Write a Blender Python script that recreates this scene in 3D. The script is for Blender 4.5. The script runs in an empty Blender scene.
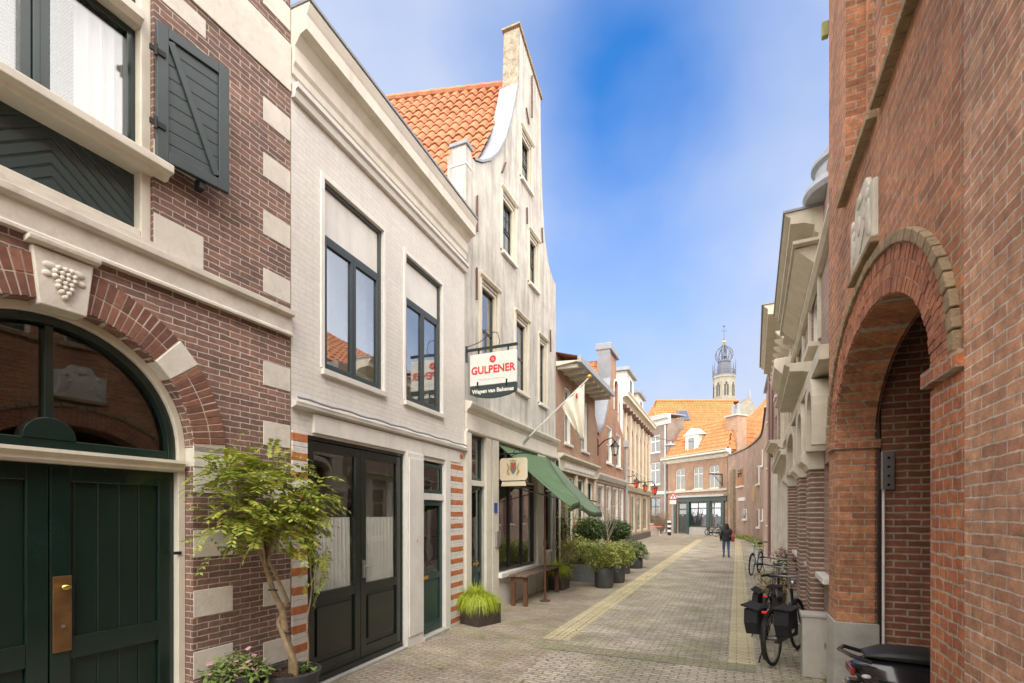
import bpy, bmesh, math, random
from mathutils import Vector, Matrix
from mathutils.geometry import tessellate_polygon
R = math.radians; PI = math.pi
random.seed(11); rnd = random.random
def ru(a, b): return a + (b - a) * rnd()
S = bpy.context.scene
COL = S.collection
EYE, FPX, CX, CY = 1.9, 500.0, 512.0, 514.0
BRUSH = None

# ------------------------------------------------------------------ materials
MATS = {}
def nmat(name):
    m = bpy.data.materials.new(name); m.use_nodes = True
    nt = m.node_tree; b = nt.nodes['Principled BSDF']
    return m, nt, b
def rgb(c): return (c[0], c[1], c[2], 1)
def add(nt, t, **kw):
    n = nt.nodes.new(t)
    for k, v in kw.items(): setattr(n, k, v)
    return n
def mixc(nt, fac, a, b, mode='MIX'):
    n = add(nt, 'ShaderNodeMix', data_type='RGBA', blend_type=mode)
    for s, v in ((0, fac), (6, a), (7, b)):
        if isinstance(v, bpy.types.NodeSocket): nt.links.new(v, n.inputs[s])
        elif s == 0: n.inputs[0].default_value = v
        else: n.inputs[s].default_value = rgb(v)
    return n.outputs[2]
def ramp(nt, src, a, b, lo=0.0, hi=1.0):
    n = add(nt, 'ShaderNodeMapRange'); nt.links.new(src, n.inputs[0])
    n.inputs[1].default_value = a; n.inputs[2].default_value = b
    n.inputs[3].default_value = lo; n.inputs[4].default_value = hi
    return n.outputs[0]
def ntex(nt, vec, scale, detail=4, rough=.6):
    n = add(nt, 'ShaderNodeTexNoise'); n.inputs['Scale'].default_value = scale
    n.inputs['Detail'].default_value = detail; n.inputs['Roughness'].default_value = rough
    if vec is not None: nt.links.new(vec, n.inputs['Vector'])
    return n.outputs[0]
def wallvec(nt, sx=1, sz=1):
    tc = add(nt, 'ShaderNodeTexCoord'); sp = add(nt, 'ShaderNodeSeparateXYZ')
    nt.links.new(tc.outputs['Object'], sp.inputs[0])
    a = add(nt, 'ShaderNodeMath', operation='ADD'); nt.links.new(sp.outputs[0], a.inputs[0]); nt.links.new(sp.outputs[1], a.inputs[1])
    c = add(nt, 'ShaderNodeCombineXYZ'); nt.links.new(a.outputs[0], c.inputs[0]); nt.links.new(sp.outputs[2], c.inputs[1])
    return tc.outputs['Object'], c.outputs[0]
def bump(nt, b, h, dist, strength=1.0):
    n = add(nt, 'ShaderNodeBump'); n.inputs['Distance'].default_value = dist; n.inputs['Strength'].default_value = strength
    nt.links.new(h, n.inputs['Height']); nt.links.new(n.outputs[0], b.inputs['Normal'])
def plain(name, c, rough=.55, metal=0, var=.12, scale=6, bmp=0, stain=None, streak=0, coat=0, slo=.52, shi=.74):
    """paint, stone, metal ... base colour with uneven wear"""
    if name in MATS: return MATS[name]
    m, nt, b = nmat(name)
    tc = add(nt, 'ShaderNodeTexCoord')
    n1 = ntex(nt, tc.outputs['Object'], scale, 6, .65)
    f = ramp(nt, n1, .3, .7, 1 - var, 1 + var * .6)
    cb = add(nt, 'ShaderNodeCombineColor')
    for i in range(3): nt.links.new(f, cb.inputs[i])
    col = mixc(nt, 1.0, c, cb.outputs[0], 'MULTIPLY')
    if stain is not None:
        mp = add(nt, 'ShaderNodeMapping'); nt.links.new(tc.outputs['Object'], mp.inputs[0])
        mp.inputs['Scale'].default_value = (3.0, 3.0, .35 if streak else 3.0)
        n2 = ntex(nt, mp.outputs[0], 1.6, 7, .7)
        col = mixc(nt, ramp(nt, n2, slo, shi, 0, .75), col, stain)
    nt.links.new(col, b.inputs['Base Color'])
    b.inputs['Roughness'].default_value = rough; b.inputs['Metallic'].default_value = metal
    if coat: b.inputs['Coat Weight'].default_value = coat; b.inputs['Coat Roughness'].default_value = .08
    if bmp:
        n3 = ntex(nt, tc.outputs['Object'], scale * 5, 5, .6); bump(nt, b, n3, bmp)
    MATS[name] = m; return m
def brick(name, c1, c2, mortar, bw=.215, bh=.062, ms=.009, dist=.006, rough=.85, var=.35, stain=None, stainamt=.5, wob=.004, off=.5, rnds=1.0, axes='wall', moss=None, mosslim=(.55, .7)):
    if name in MATS: return MATS[name]
    m, nt, b = nmat(name)
    obj, vec = wallvec(nt)
    if axes == 'ground': vec = obj
    nw = add(nt, 'ShaderNodeTexNoise'); nw.inputs['Scale'].default_value = 11; nw.inputs['Detail'].default_value = 3; nt.links.new(obj, nw.inputs['Vector'])
    vm = add(nt, 'ShaderNodeVectorMath', operation='MULTIPLY_ADD')
    nt.links.new(nw.outputs['Color'], vm.inputs[0]); vm.inputs[1].default_value = (wob * 4,) * 3; nt.links.new(vec, vm.inputs[2])
    bt = add(nt, 'ShaderNodeTexBrick'); nt.links.new(vm.outputs[0], bt.inputs['Vector'])
    bt.offset = off
    bt.inputs['Color1'].default_value = rgb(c1); bt.inputs['Color2'].default_value = rgb(c2); bt.inputs['Mortar'].default_value = rgb(mortar)
    bt.inputs['Scale'].default_value = 1; bt.inputs['Mortar Size'].default_value = ms; bt.inputs['Mortar Smooth'].default_value = .25
    bt.inputs['Bias'].default_value = 0; bt.inputs['Brick Width'].default_value = bw; bt.inputs['Row Height'].default_value = bh
    n1 = ntex(nt, obj, 18, 5, .7); n2 = ntex(nt, obj, 1.1, 5, .6)
    f = ramp(nt, n1, .3, .7, 1 - var * .7, 1 + var * .6); f2 = ramp(nt, n2, .3, .7, 1 - var * .7, 1 + var * .5)
    mm = add(nt, 'ShaderNodeMath', operation='MULTIPLY'); nt.links.new(f, mm.inputs[0]); nt.links.new(f2, mm.inputs[1])
    cb = add(nt, 'ShaderNodeCombineColor')
    for i in range(3): nt.links.new(mm.outputs[0], cb.inputs[i])
    col = mixc(nt, 1.0, bt.outputs['Color'], cb.outputs[0], 'MULTIPLY')
    if stain is not None:
        mpp = add(nt, 'ShaderNodeMapping'); nt.links.new(obj, mpp.inputs[0]); mpp.inputs['Scale'].default_value = (1, 1, .38 if axes == 'wall' else 1)
        n3 = ntex(nt, mpp.outputs[0], 2.3, 8, .78)
        col = mixc(nt, ramp(nt, n3, .5, .72, 0, stainamt), col, stain)
    if moss is not None:
        n4 = ntex(nt, obj, .9, 8, .75)
        g = ramp(nt, n4, mosslim[0], mosslim[1], 0, .8)
        jm = ramp(nt, bt.outputs['Fac'], 0, 1, .25, 1)
        q = add(nt, 'ShaderNodeMath', operation='MULTIPLY'); nt.links.new(g, q.inputs[0]); nt.links.new(jm, q.inputs[1])
        col = mixc(nt, q.outputs[0], col, moss)
    nt.links.new(col, b.inputs['Base Color']); b.inputs['Roughness'].default_value = rough
    h = ramp(nt, bt.outputs['Fac'], 0, 1, 1, 0)
    ha = add(nt, 'ShaderNodeMath', operation='MULTIPLY_ADD'); nt.links.new(n1, ha.inputs[0]); ha.inputs[1].default_value = .8; nt.links.new(h, ha.inputs[2])
    if axes == 'ground':
        hb2 = add(nt, 'ShaderNodeMath', operation='MULTIPLY_ADD'); nt.links.new(ntex(nt, obj, 1.4, 2, .5), hb2.inputs[0]); hb2.inputs[1].default_value = 3.0; nt.links.new(ha.outputs[0], hb2.inputs[2]); ha = hb2
    bump(nt, b, ha.outputs[0], dist)
    MATS[name] = m; return m
def island(name, cols, rough=.8, bmp=0, sub=0, transl=0):
    """per-piece colour (leaves, single bricks, tiles)"""
    if name in MATS: return MATS[name]
    m, nt, b = nmat(name)
    g = add(nt, 'ShaderNodeNewGeometry'); cr = add(nt, 'ShaderNodeValToRGB'); nt.links.new(g.outputs['Random Per Island'], cr.inputs[0])
    el = cr.color_ramp.elements
    while len(el) < len(cols): el.new(.5)
    for i, c in enumerate(cols): el[i].position = i / (len(cols) - 1); el[i].color = rgb(c)
    tc = add(nt, 'ShaderNodeTexCoord'); n1 = ntex(nt, tc.outputs['Object'], 20, 4, .6)
    f = ramp(nt, n1, .3, .7, .75, 1.15); cb = add(nt, 'ShaderNodeCombineColor')
    for i in range(3): nt.links.new(f, cb.inputs[i])
    col = mixc(nt, 1.0, cr.outputs[0], cb.outputs[0], 'MULTIPLY')
    nt.links.new(col, b.inputs['Base Color']); b.inputs['Roughness'].default_value = rough
    if bmp: bump(nt, b, n1, bmp)
    if transl:
        t = add(nt, 'ShaderNodeBsdfTranslucent'); nt.links.new(col, t.inputs[0]); mx = add(nt, 'ShaderNodeMixShader')
        mx.inputs[0].default_value = transl; nt.links.new(b.outputs[0], mx.inputs[1]); nt.links.new(t.outputs[0], mx.inputs[2])
        nt.links.new(mx.outputs[0], nt.nodes['Material Output'].inputs[0])
    MATS[name] = m; return m
def glass(name, tint=(.85, .88, .87), refl=.3, wav=.0015):
    if name in MATS: return MATS[name]
    m, nt, b = nmat(name); nt.nodes.remove(b)
    t = add(nt, 'ShaderNodeBsdfTransparent'); t.inputs[0].default_value = rgb(tint)
    g = add(nt, 'ShaderNodeBsdfGlossy'); g.inputs['Roughness'].default_value = .015
    fr = add(nt, 'ShaderNodeLayerWeight'); fr.inputs[0].default_value = .5
    pw = add(nt, 'ShaderNodeMath', operation='POWER'); nt.links.new(fr.outputs['Facing'], pw.inputs[0]); pw.inputs[1].default_value = 3.5
    f = ramp(nt, pw.outputs[0], 0, 1, refl, .95)
    tc = add(nt, 'ShaderNodeTexCoord'); n = ntex(nt, tc.outputs['Object'], 2.5, 1, .4)
    bp = add(nt, 'ShaderNodeBump'); bp.inputs['Distance'].default_value = wav; nt.links.new(n, bp.inputs['Height']); nt.links.new(bp.outputs[0], g.inputs['Normal'])
    mx = add(nt, 'ShaderNodeMixShader'); nt.links.new(f, mx.inputs[0]); nt.links.new(t.outputs[0], mx.inputs[1]); nt.links.new(g.outputs[0], mx.inputs[2])
    nt.links.new(mx.outputs[0], nt.nodes['Material Output'].inputs[0])
    MATS[name] = m; return m
def board(name, c, pitch=.13, axis=0, groove=.012, rough=.35, dist=.006, var=.15):
    """painted boards with grooves"""
    m, nt, b = nmat(name); tc = add(nt, 'ShaderNodeTexCoord'); sp = add(nt, 'ShaderNodeSeparateXYZ'); nt.links.new(tc.outputs['Object'], sp.inputs[0])
    d = add(nt, 'ShaderNodeMath', operation='PINGPONG'); nt.links.new(sp.outputs[axis], d.inputs[0]); d.inputs[1].default_value = pitch / 2
    h = ramp(nt, d.outputs[0], 0, groove, 0, 1)
    n1 = ntex(nt, tc.outputs['Object'], 5, 5, .7); f = ramp(nt, n1, .3, .7, 1 - var, 1 + var)
    cb = add(nt, 'ShaderNodeCombineColor')
    for i in range(3): nt.links.new(f, cb.inputs[i])
    col = mixc(nt, 1.0, c, cb.outputs[0], 'MULTIPLY'); nt.links.new(col, b.inputs['Base Color'])
    b.inputs['Roughness'].default_value = rough; bump(nt, b, h, dist)
    MATS[name] = m; return m

# ------------------------------------------------------------------ mesh builder
class MB:
    def __init__(s): s.v = []; s.f = []
    def add(s, vs, fs):
        o = len(s.v); s.v += [tuple(p) for p in vs]; s.f += [tuple(i + o for i in f) for f in fs]; return s
    def box(s, x0, x1, y0, y1, z0, z1):
        vs = [(x, y, z) for x in (x0, x1) for y in (y0, y1) for z in (z0, z1)]
        return s.add(vs, [(0, 1, 3, 2), (4, 6, 7, 5), (0, 4, 5, 1), (2, 3, 7, 6), (0, 2, 6, 4), (1, 5, 7, 3)])
    def obox(s, c, ax, ay, az):
        c, ax, ay, az = map(Vector, (c, ax, ay, az)); vs = [c + i * ax + j * ay + k * az for i in (-1, 1) for j in (-1, 1) for k in (-1, 1)]
        return s.add(vs, [(0, 1, 3, 2), (4, 6, 7, 5), (0, 4, 5, 1), (2, 3, 7, 6), (0, 2, 6, 4), (1, 5, 7, 3)])
    def prism(s, pts, y0, y1):           # polygon in x,z pushed along y
        n = len(pts); t = tessellate_polygon([[Vector((x, z, 0)) for x, z in pts]])
        vs = [(x, y0, z) for x, z in pts] + [(x, y1, z) for x, z in pts]
        fs = [tuple(f) for f in t] + [tuple(i + n for i in reversed(f)) for f in t] + [(i, (i + 1) % n, (i + 1) % n + n, i + n) for i in range(n)]
        return s.add(vs, fs)
    def profx(s, pts, x0, x1):           # polygon in y,z pushed along x
        n = len(pts); t = tessellate_polygon([[Vector((y, z, 0)) for y, z in pts]])
        vs = [(x0, y, z) for y, z in pts] + [(x1, y, z) for y, z in pts]
        fs = [tuple(f) for f in t] + [tuple(i + n for i in reversed(f)) for f in t] + [(i, (i + 1) % n, (i + 1) % n + n, i + n) for i in range(n)]
        return s.add(vs, fs)
    def tube(s, pts, r, n=8, cap=True):
        pts = [Vector(p) for p in pts]; rs = r if isinstance(r, (list, tuple)) else [r] * len(pts); o = len(s.v); up = None
        for i, p in enumerate(pts):
            d = (pts[min(i + 1, len(pts) - 1)] - pts[max(i - 1, 0)]).normalized()
            a = (up if up is not None else (Vector((0, 0, 1)) if abs(d.z) < .9 else Vector((1, 0, 0))))
            e1 = (a - d * a.dot(d)).normalized(); e2 = d.cross(e1); up = e1
            for k in range(n):
                q = p + rs[i] * (math.cos(2 * PI * k / n) * e1 + math.sin(2 * PI * k / n) * e2); s.v.append(tuple(q))
        for i in range(len(pts) - 1):
            for k in range(n):
                a, b = o + i * n + k, o + i * n + (k + 1) % n; s.f.append((a, b, b + n, a + n))
        if cap: s.f.append(tuple(o + k for k in reversed(range(n)))); s.f.append(tuple(o + (len(pts) - 1) * n + k for k in range(n)))
        return s
    def lathe(s, prof, c=(0, 0, 0), n=24, sx=1, sy=1, cap=True):
        o = len(s.v)
        for r, z in prof:
            for k in range(n): s.v.append((c[0] + sx * r * math.cos(2 * PI * k / n), c[1] + sy * r * math.sin(2 * PI * k / n), c[2] + z))
        for i in range(len(prof) - 1):
            for k in range(n):
                a, b = o + i * n + k, o + i * n + (k + 1) % n; s.f.append((a, b, b + n, a + n))
        if cap: s.f.append(tuple(o + k for k in reversed(range(n)))); s.f.append(tuple(o + (len(prof) - 1) * n + k for k in range(n)))
        return s
    def torus(s, c, ax, Rr, r, n=28, m=8, arc=(0, 2 * PI)):
        ax = Vector(ax).normalized(); e1 = ax.orthogonal().normalized() if abs(ax.z) > .9 else Vector((0, 0, 1)); e1 = (e1 - ax * e1.dot(ax)).normalized(); e2 = ax.cross(e1); c = Vector(c); o = len(s.v)
        full = abs(arc[1] - arc[0] - 2 * PI) < 1e-6; N = n if full else n + 1
        for i in range(N):
            t = arc[0] + (arc[1] - arc[0]) * i / n; d = math.cos(t) * e1 + math.sin(t) * e2
            for k in range(m):
                u = 2 * PI * k / m; s.v.append(tuple(c + d * (Rr + r * math.cos(u)) + ax * (r * math.sin(u))))
        for i in range(n):
            for k in range(m):
                a = o + i * m + k; b = o + i * m + (k + 1) % m; j = ((i + 1) % N) * m
                s.f.append((a, b, o + j + (k + 1) % m, o + j + k))
        return s
    def sphere(s, c, rx, ry=None, rz=None, n=16, m=10):
        ry = ry or rx; rz = rz or rx
        return s.lathe([(max(.001, math.sin(PI * i / m)) * 1, -rz * math.cos(PI * i / m)) for i in range(m + 1)], c, n, rx, ry)
    def ring_bricks(s, cx, cz, a0, b0, a1, b1, t0, t1, n, y0, y1, gap=.06):
        """voussoirs between two ellipses"""
        for i in range(n):
            u0 = t0 + (t1 - t0) * (i + gap) / n; u1 = t0 + (t1 - t0) * (i + 1 - gap) / n
            P = [(cx + a0 * math.cos(u0), cz + b0 * math.sin(u0)), (cx + a1 * math.cos(u0), cz + b1 * math.sin(u0)), (cx + a1 * math.cos(u1), cz + b1 * math.sin(u1)), (cx + a0 * math.cos(u1), cz + b0 * math.sin(u1))]
            j = ru(-.003, .003)
            vs = [(x, y0 + j, z) for x, z in P] + [(x, y1, z) for x, z in P]
            s.add(vs, [(0, 1, 2, 3), (7, 6, 5, 4), (0, 4, 5, 1), (1, 5, 6, 2), (2, 6, 7, 3), (3, 7, 4, 0)])
        return s
    def pieces(s):
        p = list(range(len(s.v)))
        def fnd(i):
            while p[i] != i: p[i] = p[p[i]]; i = p[i]
            return i
        for f in s.f:
            r0 = fnd(f[0])
            for j in f[1:]: p[fnd(j)] = r0
        g = {}
        for f in s.f: g.setdefault(fnd(f[0]), []).append(f)
        out = []
        for fs in g.values():
            ids = sorted({i for f in fs for i in f}); mp = {i: k for k, i in enumerate(ids)}; m = MB(); m.v = [s.v[i] for i in ids]; m.f = [tuple(mp[i] for i in f) for f in fs]; out.append(m)
        return out
    def each(s, name, mat, parent, **kw):
        for m in s.pieces(): m.build(name, mat, parent, **kw)
    def build(s, name, mat, parent=None, loc=None, rz=0, bevel=0, smooth=False, normals=True):
        me = bpy.data.meshes.new(name); me.from_pydata(s.v, [], s.f)
        if normals:
            bm = bmesh.new(); bm.from_mesh(me); bmesh.ops.recalc_face_normals(bm, faces=bm.faces); bm.to_mesh(me); bm.free()
        o = bpy.data.objects.new(name, me); COL.objects.link(o); me.materials.append(mat)
        if parent is not None: o.parent = parent
        if loc is not None: o.location = loc
        if rz: o.rotation_euler.z = rz
        if smooth:
            for p in me.polygons: p.use_smooth = True
            try: me.set_sharp_from_angle(angle=R(40))
            except Exception: pass
        if bevel:
            md = o.modifiers.new('b', 'BEVEL'); md.width = bevel; md.segments = 2; md.limit_method = 'ANGLE'; md.angle_limit = R(50)
        return o
def tag(o, label, cat, group=None, kind=None):
    if label: o['label'] = label
    if cat: o['category'] = cat
    if group: o['group'] = group
    if kind: o['kind'] = kind
    return o
def thing(name, label, cat, loc=(0, 0, 0), rz=0, group=None):
    o = bpy.data.objects.new(name, None); COL.objects.link(o); o.location = loc; o.rotation_euler.z = rz; o.empty_display_size = .2
    return tag(o, label, cat, group)
def copy_tree(o, parent=None):
    c = o.copy(); COL.objects.link(c); c.parent = parent
    for ch in list(o.children): copy_tree(ch, c)
    return c

class Fac:
    """a facade plane: local x to the right seen from the street, y inwards, z up"""
    def __init__(s, P, slope, right=False):
        l = math.hypot(1, slope); s.P = P; s.u = (slope / l, 1 / l) if not right else (-slope / l, -1 / l)
        s.v = (-s.u[1], s.u[0]); s.rz = math.atan2(s.u[1], s.u[0])
    def at(s, px, py=CY, d=0.0):
        rx = (px - CX) / FPX; bx = s.P[0] + d * s.v[0]; by = s.P[1] + d * s.v[1]
        # bx + x ux = t rx ; by + x uy = t
        x = (by * rx - bx) / (s.u[0] - s.u[1] * rx); t = by + x * s.u[1]
        return x, EYE + (CY - py) / FPX * t
    def X(s, px, d=0.0): return s.at(px, CY, d)[0]
    def Z(s, px, py, d=0.0): return s.at(px, py, d)[1]
    def w(s, x, y, z=0): return Vector((s.P[0] + x * s.u[0] + y * s.v[0], s.P[1] + x * s.u[1] + y * s.v[1], z))
    def thing(s, name, label, cat, x=0, y=0, z=0, group=None): return thing(name, label, cat, s.w(x, y, z), s.rz, group)
def rect(x0, x1, z0, z1): return [(x0, z0), (x1, z0), (x1, z1), (x0, z1)]
def arch(cx, w, z0, zs, b, n=24):
    return [(cx - w, z0), (cx + w, z0)] + [(cx + w * math.cos(PI * i / n), zs + b * math.sin(PI * i / n)) for i in range(n + 1)]
def wall(outline, holes, y0=0.0, reveal=.18, thick=.3, deep=None, ztop=None):
    """front sheet with true openings, reveals, outer edges; deep adds the rest of the block"""
    m = MB(); loops = [outline] + holes; fl = [p for l in loops for p in l]
    t = tessellate_polygon([[Vector((x, z, 0)) for x, z in l] for l in loops])
    m.add([(x, y0, z) for x, z in fl], [tuple(f) for f in t])
    for h in holes:
        n = len(h); m.add([(x, y0, z) for x, z in h] + [(x, y0 + reveal, z) for x, z in h], [(i, (i + 1) % n, (i + 1) % n + n, i + n) for i in range(n)])
    n = len(outline); m.add([(x, y0, z) for x, z in outline] + [(x, y0 + thick, z) for x, z in outline], [(i, (i + 1) % n, (i + 1) % n + n, i + n) for i in range(n)])
    m.add([(x, y0 + thick, z) for x, z in fl], [tuple(reversed(f)) for f in t])
    if deep:
        xs = [p[0] for p in outline]; x0, x1 = min(xs) + .003, max(xs) - .003; zt = ztop; y1 = y0 + thick - .01
        vs = [(x, y, z) for x in (x0, x1) for y in (y1, y0 + deep) for z in (-.3, zt)]
        m.add(vs, [(0, 1, 3, 2), (4, 6, 7, 5), (2, 3, 7, 6), (1, 5, 7, 3)])
    return m
def frame_mb(x0, x1, z0, z1, fw, y0, y1, vbars=(), hbars=(), bw=.03):
    m = MB(); m.box(x0, x0 + fw, y0, y1, z0, z1); m.box(x1 - fw, x1, y0, y1, z0, z1)
    m.box(x0 + fw, x1 - fw, y0, y1, z0, z0 + fw); m.box(x0 + fw, x1 - fw, y0, y1, z1 - fw, z1)
    for q in vbars: x = x0 + q * (x1 - x0); m.box(x - bw / 2, x + bw / 2, y0 + .004, y1 - .004, z0 + fw, z1 - fw)
    for q in hbars: z = z0 + q * (z1 - z0); m.box(x0 + fw, x1 - fw, y0 + .008, y1 - .008, z - bw / 2, z + bw / 2)
    return m
def window(parent, x0, x1, z0, z1, rec=.12, fw=.06, fm=None, pm=None, vb=(), hb=(), bw=.03, sill=None, sillp=.06, surround=None, sw=.09, curtain=None, yoff=0, casing=None, cw=.05):
    if casing is not None:
        c = frame_mb(x0, x1, z0, z1, cw, yoff + rec - .05, yoff + rec + .08).build('window', casing, parent)
        i = cw; root = c
        frame_mb(x0 + i, x1 - i, z0 + i, z1 - i, fw, yoff + rec, yoff + rec + .05, vb, hb, bw).build('frame', fm, root)
    else:
        i = 0; root = frame_mb(x0, x1, z0, z1, fw, yoff + rec, yoff + rec + .06, vb, hb, bw).build('window', fm, parent)
    MB().box(x0 + i + .01, x1 - i - .01, yoff + rec + .025, yoff + rec + .033, z0 + i + .01, z1 - i - .01).build('pane', pm, root)
    if sill is not None: MB().box(x0 - .05, x1 + .05, yoff - sillp, yoff + rec, z0 - .07, z0 - .003).build('sill', sill, root, bevel=.006)
    if surround is not None:
        s = MB(); s.box(x0 - sw, x0 - .002, yoff - .035, yoff + .02, z0, z1 + sw); s.box(x1 + .002, x1 + sw, yoff - .035, yoff + .02, z0, z1 + sw); s.box(x0 - .002, x1 + .002, yoff - .032, yoff + .02, z1 + .002, z1 + sw)
        s.build('surround', surround, root, bevel=.006)
    if curtain is not None:
        for (a, b, c0, c1) in curtain:
            drape(x0 + a * (x1 - x0), x0 + b * (x1 - x0), yoff + rec + .16, z0 + c0 * (z1 - z0), z0 + c1 * (z1 - z0)).build('curtain', MATS['lace'], root, smooth=True)
    return root
def drape(x0, x1, y, z0, z1, amp=.018, pitch=.085):
    m = MB(); n = max(8, int((x1 - x0) / pitch * 6)); vs = []; ph = ru(0, 6)
    for i in range(n + 1):
        x = x0 + (x1 - x0) * i / n; o = amp * math.sin(2 * PI * (x - x0) / pitch + ph + .8 * math.sin(x * 9)); 
        vs += [(x, y + o * 1.2, z0 + .01 * math.sin(x * 40)), (x, y + o * .6, z1)]
    return m.add(vs, [(2 * i, 2 * i + 2, 2 * i + 3, 2 * i + 1) for i in range(n)])
def pantiles(o, ex, ey, w, h, tw=.24, th=.3, amp=.035, step=.035, seg=6, clip=None):
    o, ex, ey = Vector(o), Vector(ex).normalized(), Vector(ey).normalized(); n = ex.cross(ey).normalized()
    if n.z < 0: n = -n
    m = MB(); nx = int(w / tw * seg); ny = max(1, int(h / th)); th = h / ny
    prof = lambda x: amp * (math.sin(2 * PI * x / tw) + .35 * math.sin(4 * PI * x / tw + .8))
    for j in range(ny):
        a = o + ey * (j * th - .02); b = o + ey * ((j + 1) * th + .03); xs = []
        for i in range(nx + 1):
            x = w * i / nx
            if clip and not clip(x, (j + .5) * th): xs.append(None); continue
            xs.append(len(m.v)); jit = .006 * math.sin(i // seg * 12.9 + j * 7.3)
            m.v += [tuple(a + ex * x + n * (prof(x) + step + jit - .03)), tuple(a + ex * x + n * (prof(x) + step + jit)), tuple(b + ex * x + n * (prof(x) + jit))]
        for i in range(nx):
            p, q = xs[i], xs[i + 1]
            if p is None or q is None: continue
            m.f += [(p, q, q + 1, p + 1), (p + 1, q + 1, q + 2, p + 2)]
    return m
def leafcloud(n, fn, size, m=None, fold=.25, droop=0, aspect=.45):
    m = m or MB()
    for _ in range(n):
        p = fn()
        if p is None: continue
        p = Vector(p); a = ru(0, 2 * PI); el = ru(-.9, .5) - droop
        d = Vector((math.cos(a) * math.cos(el), math.sin(a) * math.cos(el), math.sin(el))); s = size * ru(.65, 1.3)
        w = d.cross(Vector((ru(-.4, .4), ru(-.4, .4), 1))).normalized() * s * aspect; n_ = d.cross(w).normalized() * s * fold * .3
        m.add([p, p + d * s * .5 + w * .5 + n_, p + d * s, p + d * s * .5 - w * .5 + n_, p + d * s * .5], [(0, 1, 4), (1, 2, 4), (4, 2, 3), (0, 4, 3)])
    return m
def blade_tuft(n, rx, ry, z0, length, mb=None, w=.006, spread=1.0):
    m = mb or MB()
    for _ in range(n):
        a = ru(0, 2 * PI); q = math.sqrt(rnd()); bx, by = rx * q * math.cos(a) * .85, ry * q * math.sin(a) * .85
        d = Vector((math.cos(a) + ru(-.5, .5), math.sin(a) + ru(-.5, .5), 0)).normalized(); L = length * ru(.6, 1.15); k = 5; out = ru(.2, .5) * spread * (.5 + .6 * q)
        pts = []
        for i in range(k + 1):
            t = i / k; pts.append(Vector((bx, by, z0)) + d * (L * out * t) + Vector((0, 0, L * (1.2 * t - (q * .85 + .35) * t * t * 1.15))))
        s = Vector((-d.y, d.x, 0)); o = len(m.v)
        for i, p in enumerate(pts):
            ww = w * (1 - i / (k + .3)); m.v += [tuple(p - s * ww), tuple(p + s * ww)]
        for i in range(k): m.f.append((o + 2 * i, o + 2 * i + 1, o + 2 * i + 3, o + 2 * i + 2))
    return m
def text_mb(txt, size, depth=.003, font=None, bold=0.0):
    cu = bpy.data.curves.new('t', 'FONT'); cu.body = txt; cu.size = size; cu.extrude = depth; cu.align_x = 'CENTER'; cu.align_y = 'CENTER'; cu.offset = bold; cu.resolution_u = 3
    o = bpy.data.objects.new('t', cu); COL.objects.link(o); dg = bpy.context.evaluated_depsgraph_get(); me = o.evaluated_get(dg).to_mesh()
    m = MB(); m.add([(v.co.x, -v.co.z, v.co.y) for v in me.vertices], [tuple(p.vertices) for p in me.polygons])
    COL.objects.unlink(o); bpy.data.objects.remove(o); return m
def shift(m, dx=0, dy=0, dz=0, s=(1, 1, 1), rz=0, flip=False):
    c, sn = math.cos(rz), math.sin(rz); out = []
    for x, y, z in m.v:
        x *= s[0]; y *= s[1]; z *= s[2]; out.append((x * c - y * sn + dx, x * sn + y * c + dy, z + dz))
    m.v = out; return m
def cornice(x0, x1, zt, zb, proj, base=0.0, steps=None):
    """classical profile from the wall (y=base) out to -proj; returns (y,z) polygon pushed along x"""
    h = zt - zb
    p = [(base + .02, zb), (base - proj * .12, zb), (base - proj * .12, zb + h * .12), (base - proj * .22, zb + h * .18), (base - proj * .22, zb + h * .42), (base - proj * .38, zb + h * .5),
         (base - proj * .5, zb + h * .56), (base - proj * .85, zb + h * .6), (base - proj * .85, zb + h * .82), (base - proj * .9, zb + h * .86), (base - proj, zb + h * .96), (base - proj, zt), (base + .02, zt)]
    return MB().profx(p, x0, x1)

# ------------------------------------------------------------------ palette
brickA = brick('brown_brick', (.265, .145, .108), (.165, .095, .078), (.54, .475, .40), bw=.2, bh=.054, ms=.005, var=.45, stain=(.13, .095, .08), stainamt=.55)
brickAr = island('arch_brick', [(.12, .05, .038), (.24, .1, .065), (.16, .07, .05), (.29, .13, .085)], .85, .004)
mortarA = plain('mortar_band', (.5, .43, .35), .95, bmp=.003, scale=12)
whiteB = brick('white_painted_brick', (.74, .71, .66), (.70, .67, .62), (.66, .63, .58), bw=.21, bh=.058, ms=.005, dist=.002, rough=.6, var=.1, stain=(.55, .52, .46), stainamt=.5)
stripeB, nt, b = nmat('banded_brick_strip')
_tc = add(nt, 'ShaderNodeTexCoord'); _sp = add(nt, 'ShaderNodeSeparateXYZ'); nt.links.new(_tc.outputs['Object'], _sp.inputs[0])
_d = add(nt, 'ShaderNodeMath', operation='PINGPONG'); nt.links.new(_sp.outputs[2], _d.inputs[0]); _d.inputs[1].default_value = .10
_f = ramp(nt, _d.outputs[0], .055, .062, 0, 1); _j = ramp(nt, _d.outputs[0], 0, .006, 0, 1); _n = ntex(nt, _tc.outputs['Object'], 9, 5, .7)
_c = mixc(nt, ramp(nt, _n, .35, .65), (.40, .12, .04), (.58, .21, .08)); _w = mixc(nt, ramp(nt, _n, .35, .65), (.62, .58, .52), (.74, .71, .65))
nt.links.new(mixc(nt, _f, _w, _c), b.inputs['Base Color']); b.inputs['Roughness'].default_value = .8
_h = add(nt, 'ShaderNodeMath', operation='ADD'); nt.links.new(_f, _h.inputs[0]); nt.links.new(_j, _h.inputs[1]); bump(nt, b, _h.outputs[0], .006)
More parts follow.
